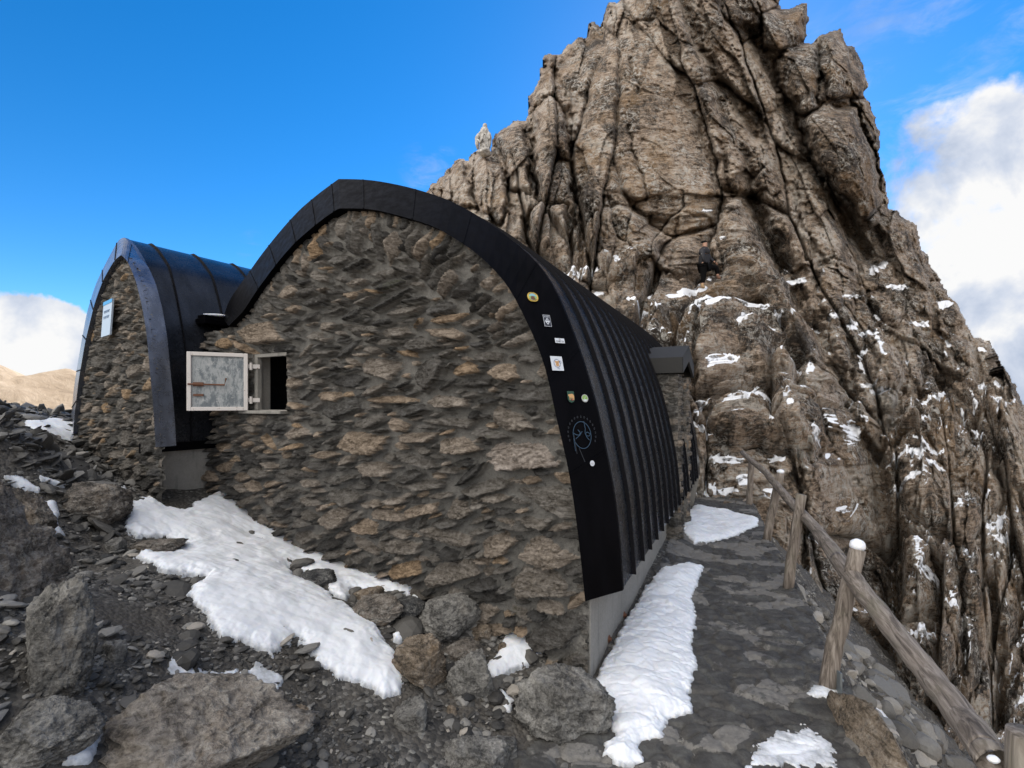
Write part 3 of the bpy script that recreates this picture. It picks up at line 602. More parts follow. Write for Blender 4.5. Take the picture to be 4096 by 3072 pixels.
def shell(fr, root, outR, outL, inR, inL, t_out, t_in, L, seams, mroof, mfas, joints, label=None, n=46, side_seam=.026, sm=3):
    oR = resample([fr.sz(a, b, t_out) for a, b in outR], n, sm); oL = resample([fr.sz(a, b, t_out) for a, b in outL], n, sm)
    iR = resample([fr.sz(a, b, t_in) for a, b in inR], n, sm); iL = resample([fr.sz(a, b, t_in) for a, b in inL], n, sm)
    O = np.concatenate([oR[::-1], oL[1:]]); I = np.concatenate([iR[::-1], iL[1:]])      # right foot .. apex .. left foot
    m = len(O)
    def nrm(P):
        d = np.gradient(P, axis=0); k = np.stack([-d[:, 1], d[:, 0]], 1); k /= np.linalg.norm(k, axis=1)[:, None]; c = P.mean(0)
        sg = np.sign(((P-c)*k).sum(1)); return k*np.where(sg.sum() > 0, 1, -1)
    N = nrm(O)
    # roof sheet with standing seams pressed into it
    ts = [t_out]; off = [0.]
    
    nn_ = 24; ts += list(np.linspace(t_out, L, nn_)[1:]); off += [0]*(nn_-1); ts = np.array(ts); off = np.array(off)
    S = O[:, 0][:, None]+N[:, 0][:, None]*off; Zz = O[:, 1][:, None]+N[:, 1][:, None]*off
    wob = .0025*fbm(np.linspace(0, 5, m)[:, None]+ts[None]*0, ts[None]*1.3, 0, 2, 5)
    S = S+N[:, 0][:, None]*wob; Zz = Zz+N[:, 1][:, None]*wob
    V = fr.P(S, np.broadcast_to(ts, S.shape), Zz); VV_ = []; FF_ = []; n0 = 0
    for k in range(len(ts)-1): VV_.append(V[:, k:k+2].reshape(-1, 3)); FF_.append(grid_faces(m, 2)+n0); n0 += 2*m
    ro = mesh('roof', np.concatenate(VV_), np.concatenate(FF_), mroof, root, smooth=True)
    for k in seams:
        sw = side_seam*.24; rows_ = [(k-sw, -.01), (k-sw, side_seam), (k+sw, side_seam), (k+sw, -.01)]
        W_ = np.stack([fr.P(O[:, 0]+N[:, 0]*o_, t_, O[:, 1]+N[:, 1]*o_) for t_, o_ in rows_], 1); mesh('standing_seam', W_.reshape(-1, 3), grid_faces(m, 4), SEAM, root)
    # the splayed black rim: inner edge proud of the wall, outer edge where the roof starts, and its soffit
    J = set(joints)
    rows = [(I, .0, t_in+.16), (I, .0, t_in), (I*.5+O*.5, .004, (t_in+t_out)/2), (O, .008, t_out-.004), (O, .008, t_out+.03), (O, -.012, t_out+.05)]
    VV = np.stack([fr.P(p[:, 0]+N[:, 0]*o_, t_, p[:, 1]+N[:, 1]*o_) for p, o_, t_ in rows], 1)
    fas = mesh('fascia', VV.reshape(-1, 3), grid_faces(m, len(rows)), mfas, root, smooth=False)
    for k in joints:
        jb = MB()
        a, b, c = VV[k, 1], VV[k, 2], VV[k, 3]; tan = VV[min(k+1, m-1), 2]-VV[max(k-1, 0), 2]; tan /= np.linalg.norm(tan)
        nn = np.cross(tan, c-a); nn /= np.linalg.norm(nn); nn = nn if nn[1] < 0 else -nn
        dd = (c-a); ln = np.linalg.norm(dd); dd /= ln
        jb.box(a+nn*.001, dd, tan, nn, (.005, -.007, -.004), (ln-.006, .007, .004)); jb.build('sheet_joint', FASCIA, root)
    return dict(O=O, I=I, VV=VV, N=N)
def masonry(fr, root, name, poly, s0, s1, z0, z1, step, holes=(), custom=(), seed=200, csz=(.25, .085), relief=.055, top=None, drop=None, thresh=.20):
    S, Zz = np.meshgrid(np.arange(s0, s1, step), np.arange(z0, z1, step))
    d = sdf(poly, S, Zz); g = np.random.default_rng(seed)
    m1 = np.zeros(S.shape); t1 = np.zeros(S.shape); hs_ = np.zeros(S.shape); E = np.full(S.shape, 9.)
    nzA = gn(S*26, Zz*30, 1, seed+1); nzB = gn(S*70, Zz*70, 2, seed+2); lay = fbm(S*4+.8*Zz, Zz*17+3*gn(S*2.2, Zz*2.2, 0, seed+8), 0, 3, seed+3, .6)
    def stamp(a, b, w_, h_, ang, tone, prot, force=False):
        R_ = max(w_, h_)*1.35; x0 = int((a-R_-s0)/step); x1 = int((a+R_-s0)/step)+2; y0 = int((b-R_-z0)/step); y1 = int((b+R_-z0)/step)+2
        x0, y0 = max(x0, 0), max(y0, 0); x1, y1 = min(x1, S.shape[1]), min(y1, S.shape[0])
        if x1-x0 < 3 or y1-y0 < 3: return False
        sl = (slice(y0, y1), slice(x0, x1)); u = S[sl]-a; v = Zz[sl]-b; c_, s_ = math.cos(ang), math.sin(ang); u, v = (u*c_+v*s_)/w_, (-u*s_+v*c_)/h_
        k = g.integers(5, 8); A = (np.arange(k)+.8*g.random(k))*2*math.pi/k; D = .66+.34*g.random(k); e = np.max([(u*math.cos(q)+v*math.sin(q))/r_ for q, r_ in zip(A, D)], axis=0)
        e = e+.14*nzA[sl]+.10*nzB[sl]+.05*lay[sl]
        if not force and (m1[sl][e < 1.04] > 0).any(): return False
        if force: m1[sl] = np.where(e < 1.18, 0, m1[sl]); hs_[sl] = np.where(e < 1.18, 0, hs_[sl])
        inn = ss(1.0, .90, e)
        f1 = g.normal(size=2)*.22; f2 = g.normal(size=2)*.5; off = g.uniform(0, .5)
        face = np.minimum(1+f1[0]*u-(.05+.45*g.random())*v, 1.05+off+1.3*f2[0]*u+1.3*f2[1]*v-.15*v)
        stp_ = -np.round((v*1.5+1.3*lay[sl]+.5*nzA[sl]+.3*u)*1.3)*.15
        hh = prot*np.clip(face+stp_*.9+.28*lay[sl]+.22*nzB[sl]+.16*nzA[sl], .2, 1.9)
        new = inn > .02; m1[sl] = np.where(new, inn, m1[sl]); t1[sl] = np.where(e < 1.12, tone, t1[sl]); hs_[sl] = np.where(new, hh*inn, hs_[sl]); return True
    for (cx, cy, hw, hh_, tone, tilt, prot) in custom:     # stones traced one by one (photo centre, half sizes)
        a, b = fr.sz(cx, cy); w_ = abs(fr.sz(cx+hw, cy)[0]-fr.sz(cx-hw, cy)[0])/2; g_ = abs(fr.sz(cx, cy+hh_)[1]-fr.sz(cx, cy-hh_)[1])/2
        stamp(a, b, w_*1.08, g_*1.12, -tilt if False else tilt, tone, prot*relief, True)
    lo_, hi_ = np.array(poly).min(0), np.array(poly).max(0)
    for size, tries in ((2.0, 260), (1.5, 700), (1.1, 2200), (.8, 5500), (.55, 9000), (.38, 9000)):
        for _ in range(tries):
            a, b = g.uniform(lo_[0], hi_[0]), g.uniform(max(lo_[1], z0), min(hi_[1], z1)); x_ = int((a-s0)/step); y_ = int((b-z0)/step)
            if not (0 <= x_ < S.shape[1] and 0 <= y_ < S.shape[0]) or d[y_, x_] < -.02 or m1[y_, x_] > 0: continue
            if size > 1.3 and (b > z0+.55*(z1-z0) or a > 2.2): continue
            w_ = csz[0]*size*g.uniform(.38, .68); h_ = csz[1]*size*g.uniform(.30, .62)*(1.0 if size > .6 else 1.2); ang = g.normal()*.20
            if drop is not None and b < 1.3: ang -= .35*(1.3-b)*g.random(); 
            if top is not None:
                cs, cz, R0, dmax = top
                if d[y_, x_] < dmax*g.uniform(.6, 1.1) and b > cz+.25*R0: ang = math.atan2(b-cz, a-cs)+g.normal()*.12
            stamp(a, b, w_, h_, ang, float(np.clip(g.beta(1.5, 1.9), .02, .99)) if g.random() > .10 else g.uniform(.84, .99), relief*g.uniform(.6, 1.35))
    mort = .016*fbm(S*7, Zz*7, 0, 4, seed+73)+.006*fbm(S*50, Zz*50, 0, 3, seed+74)
    hgt = np.where(m1 > 0, hs_, 0)+(1-m1)*mort
    keep = d > 0
    for (a0, a1, b0, b1) in holes:
        sd_ = np.minimum(np.minimum(S-a0, a1-S), np.minimum(Zz-b0, b1-Zz)); keep &= sd_ < 0; hgt = np.where(sd_ > -.09, np.minimum(hgt, .012+.75*np.clip(-sd_-.01, 0, 1)), hgt)
    hgt = np.minimum(hgt, .03+.09*ss(.04, .2, d)); hgt = np.clip(hgt, -.01, .14)
    V = fr.P(S, -hgt, Zz).reshape(-1, 3); F = grid_faces(S.shape[0], S.shape[1], keep)
    V, F, at_ = compact(V, F, {'stone': m1.ravel(), 'tone': t1.ravel()})
    return mesh(name, V, F, WALLM, root, smooth=True, attrs=at_)

# ---- main hut
hut = tag(empty('stone_hut', (float(FM.P(2.1, 0, 0)[0]), float(FM.P(2.1, 0, 0)[1]), 0)), 'large rubble stone mountain hut with a pointed black metal vault roof beside the paved path', 'hut')
outR = [(732,389),(770,389),(806,391),(883,406),(973,434),(1064,487),(1156,562),(1195,617),(1222,683),(1244,738),(1261,790),(1279,848),(1290,892),(1305,966),(1318,1032),(1327,1080),(1335,1160),(1343,1275)]
outL = [(732,389),(692,418),(651,452),(621,484),(594,516),(567,550),(542,585),(517,620),(495,652),(483,690)]
inR = [(735,450),(800,450),(861,465),(945,490),(984,517),(1024,540),(1072,586),(1103,622),(1128,676),(1151,720),(1169,764),(1185,817),(1196,878),(1209,936),(1222,980),(1232,1037),(1239,1080),(1252,1180),(1264,1299)]
inL = [(735,448),(704,468),(671,494),(641,520),(614,549),(584,587),(554,628),(526,672),(494,704)]
mh = shell(FM, hut, outR, outL, inR, inL, .19, -.09, 5.9, [.52+.32*k for k in range(16)], ROOF, FASCIA, [9, 16, 23, 30, 36, 42, 47, 53, 60, 68, 76])
I_ = mh['I']; polyM = [(I_[0][0]-.14, -.35), (I_[0][0]-.14, I_[0][1]-.10)] + [tuple(q) for q in (I_+mh['N']*.018)] + [(4.6, I_[-1][1]-.05), (4.6, -.35)]
polyM[0] = (0.0, -.35); polyM[1] = (0.0, I_[0][1])
w0 = FM.sz(552, 766); w1 = FM.sz(621, 886); WIN = (w1[0], w0[0], w1[1], w0[1])
cust = [(575,722,54,26,.86,.10,1.5),(1138,986,78,33,.99,0,1.35),(1003,962,46,20,.80,.05,1.2),(862,864,62,9,.92,0,1.1),(1016,798,28,17,.95,0,1.2),(1098,803,34,21,.88,0,1.2),
        (1185,1190,58,30,.78,-.15,1.3),(1078,1172,42,22,.80,-.3,1.2),(1105,905,45,24,.66,.05,1.1),(968,720,45,11,.84,.1,1.1),(1175,1255,70,34,.60,-.12,1.2),(735,1115,42,20,.72,-.3,1.1),
        (655,935,30,14,.78,0,1.1),(1000,1100,34,22,.62,-.35,1.1),(640,828,26,14,.82,0,1.1),(905,945,40,12,.80,0,1.2),(975,870,48,12,.7,0,1.1),(560,905,26,14,.70,0,.8),(860,720,36,12,.6,0,1.),(850,740,30,9,.5,0,1.),(1060,770,34,13,.45,0,1.),(700,600,24,10,.55,.4,1.),(930,1045,46,14,.5,-.1,1.),(820,1010,40,16,.72,0,1.)]
masonry(FM, hut, 'wall', polyM, -.01, 4.6, -.3, 4.05, .0085, [WIN], cust, 200, (.27, .095), .075, top=(1.95, 1.75, 1.7, .40), drop=lambda S, Zz: -.16*np.clip(1.1-Zz, 0, 1)*(S))
# window reveal, dark room behind and steel frame
b = MB(); a0, a1, b0, b1 = WIN; G = .02
def fq(fr, s0, s1, t0, t1, z0, z1): return (fr.o, fr.w, fr.r, UP, (s0, t0, z0), (s1, t1, z1))
b.box(*fq(FM, a1-.0, a1+.06, .0, .16, b0-.06, b1+.06)); b.box(*fq(FM, a0-.06, a0, .002, .16, b0-.06, b1+.06)); b.box(*fq(FM, a0, a1, .004, .16, b0-.06, b0)); b.box(*fq(FM, a0, a1, .004, .16, b1, b1+.06))
b.build('window_reveal', CONC, hut, bevel=.004)
BLACK = plain('unlit_interior', (.012, .012, .013), .9)  # near-black base carries the darkness of the room in its colour
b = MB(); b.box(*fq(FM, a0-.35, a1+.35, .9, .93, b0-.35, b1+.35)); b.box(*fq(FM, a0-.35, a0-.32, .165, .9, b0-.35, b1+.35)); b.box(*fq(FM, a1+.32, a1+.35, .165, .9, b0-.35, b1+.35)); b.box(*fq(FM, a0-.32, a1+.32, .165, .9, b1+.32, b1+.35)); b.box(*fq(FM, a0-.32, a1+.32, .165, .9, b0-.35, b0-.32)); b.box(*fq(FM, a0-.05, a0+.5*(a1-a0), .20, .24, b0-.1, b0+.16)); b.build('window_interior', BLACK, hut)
RUST = plain('rusty_steel', (.13, .055, .03), .8, bump=.3, var=.5); PAINTW = None
def shutter_mats():
    m, t, bb = newmat('flaking_shutter_paint'); p = obj_coord(t)
    n = t.math('ADD', t.math('MULTIPLY', t.noise(t.scale(p, (1, 1, .35)), 16, 9, .78, .3), .7), t.math('MULTIPLY', t.noise(p, 4, 3, .5), .3)); n2 = t.noise(p, 30, 6, .7)
    c = t.ramp(n, [(.36, (.09, .105, .12)), (.48, (.14, .16, .175)), (.50, (.22, .24, .25)), (.55, (.33, .345, .35)), (.62, (.17, .19, .20)), (.7, (.38, .385, .38))])
    t.set(bb.inputs['Base Color'], t.mix(t.range(n2, .55, .7), c, (.42, .42, .42))); bb.inputs['Roughness'].default_value = .6; bb.inputs['Metallic'].default_value = .1
    m2, t, bb = newmat('chipped_cream_paint'); p = obj_coord(t); n = t.noise(p, 34, 7, .75)
    t.set(bb.inputs['Base Color'], t.mix(t.range(n, .60, .66), t.mix(t.noise(p, 5, 3), (.50, .46, .43), (.62, .59, .57)), (.15, .075, .045))); bb.inputs['Roughness'].default_value = .6
    return m, m2
SHUT, CREAM = shutter_mats()
b = MB(); fw = .045
for q in ((a1-fw, a1, b0, b1), (a0, a1-fw, b1-fw*.7, b1)): b.box(*fq(FM, q[0], q[1], -.012, .035, q[2], q[3]))
b.build('window_frame', CONC, hut, bevel=.003)
b = MB(); b.box(*fq(FM, a0-.03, a1+.12, -.10, .01, b0-.035, b0-.005)); b.build('window_sill', CONC, hut, bevel=.006)
# the steel shutter, standing open
H0 = at(536, 824, 4.47); L0 = at(404, 824, 4.27); du = L0-H0; du[2] = 0; SW = np.linalg.norm(du); du /= SW; dn = np.cross(UP, du); dn = dn if dn[1] < 0 else -dn
zb, zt = at(470, 887, 4.37)[2], at(470, 762, 4.37)[2]
b = MB(); b.box(H0*[1, 1, 0], du, dn, UP, (.02, -.012, zb+.02), (SW-.02, .004, zt-.02)); sh = b.build('shutter', SHUT, hut)
b = MB(); k = .035
for q in ((0, k, zb, zt), (SW-k, SW, zb, zt), (k, SW-k, zb, zb+k), (k, SW-k, zt-k, zt)): b.box(H0*[1, 1, 0], du, dn, UP, (q[0], -.02, q[2]), (q[1], .024, q[3]))
b.build('shutter_frame', CREAM, sh, bevel=.004)
b = MB(); lz = at(440, 830, 4.3)[2]
b.tube([H0*[1, 1, 0]+du*(SW-.01)+dn*.03+UP*lz, H0*[1, 1, 0]+du*(SW-.30)+dn*.032+UP*(lz-.004), H0*[1, 1, 0]+du*(SW-.315)+dn*.034+UP*(lz+.06)], .008, 8)
b.box(H0*[1, 1, 0]+UP*lz, du, dn, UP, (SW-.13, .004, -.018), (SW-.05, .024, -.006)); b.box(H0*[1, 1, 0]+UP*lz, du, dn, UP, (SW-.13, .004, .008), (SW-.05, .024, .018)); b.box(H0*[1, 1, 0]+UP*(lz-.10), du, dn, UP, (SW-.13, .004, -.01), (SW-.05, .02, .01))
b.build('latch', RUST, sh)
for zz in (zt-.12, zb+.10):
    b = MB(); b.tube([H0*[1, 1, 0]-du*.025+UP*(zz-.035), H0*[1, 1, 0]-du*.025+UP*(zz+.035)], .014, 10); b.box(H0*[1, 1, 0]+UP*zz, du, dn, UP, (-.10, -.012, -.02), (0, .0, .02)); b.build('hinge', CREAM, sh)
# concrete plinth along the side, with bolts, and the valley flashing
b = MB(); b.box(*fq(FM, -.0, .28, .005, 5.75, -.25, .72)); b.build('concrete_plinth', CONC, hut, bevel=.008)
for (px, py) in ((1348, 1328), (1315, 1380)):
    q = ray(px, py); nw = -FM.w; Y = (FM.o@nw+.0)/(q@nw) if abs(q@nw) > 1e-6 else 3; p = q*Y+UP*EYE
    b = MB(); b.tube([p, p+nw*.006], .026, 16); b.tube([p+nw*.006, p+nw*.02], .014, 6); b.build('anchor_bolt', RUST, hut)
sL, zL = mh['O'][-1]
b = MB(); b.box(*fq(FM, sL-.05, sL+.42, -.04, .9, zL-.03, zL+.012)); b.box(*fq(FM, sL-.12, sL+.05, -.075, .3, zL-.09, zL-.032)); b.build('valley_flashing', FASCIA, hut, bevel=.004)
# the rear gable, seen from nowhere but closing the vault
O_ = mh['O']; b = MB(); b.add(list(FM.P(O_[:, 0]*.99, 5.85, O_[:, 1]*.99))+[FM.P(4.5, 5.85, -.3), FM.P(0, 5.85, -.3)], [tuple(range(len(O_)+2))]); b.build('rear_wall', CONC, hut)
# the gabled porch over the side door: two rubble jambs, roof sheet, dark doorway
def rub_box(name, fr, s0, s1, t0, t1, z0, z1, root, seed):
    V = []; F = []; cols = []
    P0 = fr.P(s0, t0, z0)
    for (o, a, b_, la, lb, nrm) in ((fr.P(s0, t0, z0), fr.w, UP, s1-s0, z1-z0, -fr.r), (fr.P(s0, t1, z0), -fr.r, UP, t1-t0, z1-z0, -fr.w), (fr.P(s1, t0, z0), fr.r, UP, t1-t0, z1-z0, fr.w), (fr.P(s1, t1, z0), -fr.w, UP, s1-s0, z1-z0, fr.r)):
        na, nb = max(4, int(la/.014)), max(4, int(lb/.014)); A, B = np.meshgrid(np.linspace(0, la, na), np.linspace(0, lb, nb))
        F1, F2, I, J, DX, DY = voro(A/.20+seed*3.3, B/.085+.2*gn(A*6, B*6, 0, seed), seed, .8, .3)
        m_ = ss(.05, .22, F2-F1); h = (.05*m_*(.5+.6*rnd(I, J, seed+2))*(1+.5*fbm(A*14, B*20, 0, 3, seed+9)))*ss(0, .035, np.minimum(A, la-A))
        n0 = sum(len(v) for v in V); V.append((o+A[..., None]*a+B[..., None]*b_+h[..., None]*nrm).reshape(-1, 3)); F.append(grid_faces(nb, na)+n0); cols.append((m_.ravel(), (rnd(I, J, seed+4)*.8+.1).ravel()))
    return mesh(name, np.concatenate(V), np.concatenate(F), WALLM, root, smooth=True, attrs={'stone': np.concatenate([c[0] for c in cols]), 'tone': np.concatenate([c[1] for c in cols])})
rub_box('porch_pier', FM, -.13, .9, 3.20, 3.42, -.1, 2.16, hut, 401)
rub_box('porch_pier', FM, -.13, .9, 4.12, 4.34, -.1, 2.16, hut, 407)
b = MB(); b.box(*fq(FM, 0.02, .06, 3.42, 4.12, -.05, 2.1)); b.build('porch_doorway_dark', BLACK, hut)  # black panel stands in for the shade inside the doorway
b = MB(); zr, ze = 2.54, 2.33
for (ta, tb) in ((3.77, 3.13), (3.77, 4.41)):
    P = []
    for dz in (0, .035):
        for s_, t_, z_ in ((-.20, ta, zr), (1.2, ta, zr), (1.2, tb, ze), (-.20, tb, ze)): P.append(FM.P(s_, t_, z_+dz))
    b.hexa(P)
b.box(*fq(FM, -.19, 1.0, 3.11, 3.14, 2.17, 2.36)); b.box(*fq(FM, -.19, 1.0, 4.40, 4.43, 2.17, 2.36))
for t0_, t1_ in ((3.14, 3.77), (4.40, 3.77)): b.add([FM.P(-.20, t0_, 2.17), FM.P(-.20, t1_, 2.36), FM.P(-.20, t1_, 2.56), FM.P(-.20, t0_, 2.36), FM.P(-.17, t0_, 2.17), FM.P(-.17, t1_, 2.36), FM.P(-.17, t1_, 2.56), FM.P(-.17, t0_, 2.36)], [(0,1,2,3), (7,6,5,4), (0,4,5,1), (1,5,6,2), (2,6,7,3), (3,7,4,0)])
b.build('porch_roof', plain('matt_grey_sheet', (.016, .016, .016), .75, bump=.1, bs=8), hut)

# ---- annex
annex = tag(empty('stone_annex', tuple(FA.P(1, 0, 1.0))), 'narrow stone annex with pointed gable and blued metal vault roof, left of the big hut', 'hut')
aoR = [(269,515),(279,522),(287,533),(307,565),(320,622),(334,703),(344,784),(350,866),(352,943),(352,958)]
aoL = [(269,515),(259,516),(248,536),(230,569),(208,614),(189,675),(175,752),(161,837),(153,923),(151,960)]
aiR = [(262,551),(270,558),(277,567),(293,605),(307,662),(317,723),(324,805),(330,866),(334,930),(336,966)]
aiL = [(262,551),(256,554),(245,565),(222,606),(204,656),(184,738),(170,820),(160,905),(158,935)]
ma = shell(FA, annex, aoR, aoL, aiR, aiL, .12, -.07, 3.6, [.36, .78, 1.22, 1.66, 2.1, 2.6, 3.1], ROOF2, RIM2, [6, 13, 20, 27, 34, 41, 48, 55, 62, 69, 76, 83], sm=2, side_seam=.018)
Ia = ma['I']; polyA = [(Ia[0][0]-.02, .55), (Ia[0][0]-.02, Ia[0][1])]+[tuple(q) for q in (Ia+ma['N']*.008)]+[(Ia[-1][0]+.25, .9), (Ia[-1][0]+.25, .55)]
masonry(FA, annex, 'wall', polyA, Ia[:, 0].min()-.1, Ia[:, 0].max()+.4, .6, 3.6, .009, seed=300, csz=(.13, .085), relief=.05, top=(float(Ia[:, 0].mean()), 1.9, 1.2, .16))
b = MB(); sA, zA = ma['O'][0]; b.box(*fq(FA, sA-.012, sA+.06, -.05, 1.6, zA-.08, zA+.005)); b.build('eave_strip', FASCIA, annex)
b = MB(); b.box(*fq(FA, sA+.05, sA+.4, .09, 1.5, .55, zA-.03)); b.build('concrete_plinth', CONC, annex, bevel=.01)
b = MB(); Oa = ma['O']; b.add(list(FA.P(Oa[:, 0], 3.55, Oa[:, 1]))+[FA.P(float(Oa[-1][0]), 3.55, .4), FA.P(float(Oa[0][0]), 3.55, .4)], [tuple(range(len(Oa)+2))]); b.build('rear_wall', CONC, annex)
b = MB(); b.add(list(FA.P(Oa[45:, 0]-.02, .15, Oa[45:, 1]-.02))+list(FA.P(Oa[45:, 0]-.02, 3.5, Oa[45:, 1]-.02)), [(k, k+1, len(Oa)-45+k+1, len(Oa)-45+k) for k in range(len(Oa)-46)])
# plaque on the gable
PLQ = plain('blue_white_plaque', (.42, .50, .60), .35, var=.06); BLUE = plain('blue_band', (.03, .30, .62), .35); INK = plain('faded_blue_letters', (.17, .26, .40), .5)
sg = [FA.sz(a, b_, -.09) for a, b_ in ((222, 729), (241, 723), (247, 645), (228, 654))]
pl = tag(empty('plaque', tuple(FA.P(sg[1][0], -.09, sg[1][1]))), 'pale blue information plaque on the gable of the narrow annex', 'plaque')
def quad_prism(fr, c4, t0, t1):
    m_ = MB(); P = [fr.P(a, t1, z) for a, z in c4]+[fr.P(a, t0, z) for a, z in c4]; return m_.hexa(P)
quad_prism(FA, sg, -.105, -.09).build('board', PLQ, pl)
tp = [tuple(np.array(sg[0])*(1-k)+np.array(sg[3])*k) for k in (.90, 1.)]; tq = [tuple(np.array(sg[1])*(1-k)+np.array(sg[2])*k) for k in (.90, 1.)]
quad_prism(FA, [tp[0], tq[0], tq[1], tp[1]], -.108, -.1055).build('blue_band', BLUE, pl)
for row, n_ in ((.66, 5), (.5, 5)):
    b = MB()
    for k in range(n_):
        u = .18+.13*k; c = lambda uu, vv: tuple((np.array(sg[0])*(1-uu)+np.array(sg[1])*uu)*(1-vv)+(np.array(sg[3])*(1-uu)+np.array(sg[2])*uu)*vv)
        for (du_, dv_, wu, wv_) in ((0, 0, .03, .07), (.03, .055, .05, .014), (.03, .025, .04, .014))[: 2+(k % 2)]:
            q = [c(u+du_, row+dv_), c(u+du_+wu, row+dv_), c(u+du_+wu, row+dv_+wv_), c(u+du_, row+dv_+wv_)]; b.hexa([FA.P(a, -.1056, z) for a, z in q]+[FA.P(a, -.1085, z) for a, z in q])
    b.build('lettering', INK, pl)


# ---------------------------------------------------------------- rocks
def ico(sub):
    bm = bmesh.new(); bmesh.ops.create_icosphere(bm, subdivisions=sub, radius=1); V = np.array([v.co[:] for v in bm.verts]); F = np.array([[v.index for v in f.verts] for f in bm.faces]); bm.free(); return V, F
ICO = {k: ico(k) for k in (1, 2, 3, 4, 5, 6)}
def rock_shape(sub, seed, n=11, rough=.08, round_=.0):
    g = np.random.default_rng(seed); V, F = ICO[sub]; d = V/np.linalg.norm(V, axis=1)[:, None]
    N = g.normal(size=(n, 3)); N /= np.linalg.norm(N, axis=1)[:, None]; D = .62+.38*g.random(n)
    c = d@N.T; q = np.where(c > .05, D/np.maximum(c, .05), 9)
    k = 42. if not round_ else 6.; r_ = -np.log(np.exp(-k*q).sum(1)+math.exp(-k*1.10))/k
    P = d*r_[:, None]
    if rough: P = P*(1+rough*fbm(P[:, 0]*1.6+seed, P[:, 1]*1.6, P[:, 2]*1.6, 4, seed % 50, .6)[:, None]+rough*.8*fbm(P[:, 0]*2+seed, P[:, 1]*2, P[:, 2]*8+P[:, 0]*2, 5, seed % 40, .65, True)[:, None]-rough*.55*np.round(3*fbm(P[:, 0]*2.6, P[:, 1]*2.6+seed, P[:, 2]*6, 3, seed % 30))[:, None]*.5+rough*.35*fbm(P[:, 0]*8, P[:, 1]*8+seed, P[:, 2]*16, 3, seed % 20, .6)[:, None])
    return P, F
def rotm(a, b, c): return np.array((Matrix.Rotation(c, 3, 'Z') @ Matrix.Rotation(b, 3, 'Y') @ Matrix.Rotation(a, 3, 'X')))
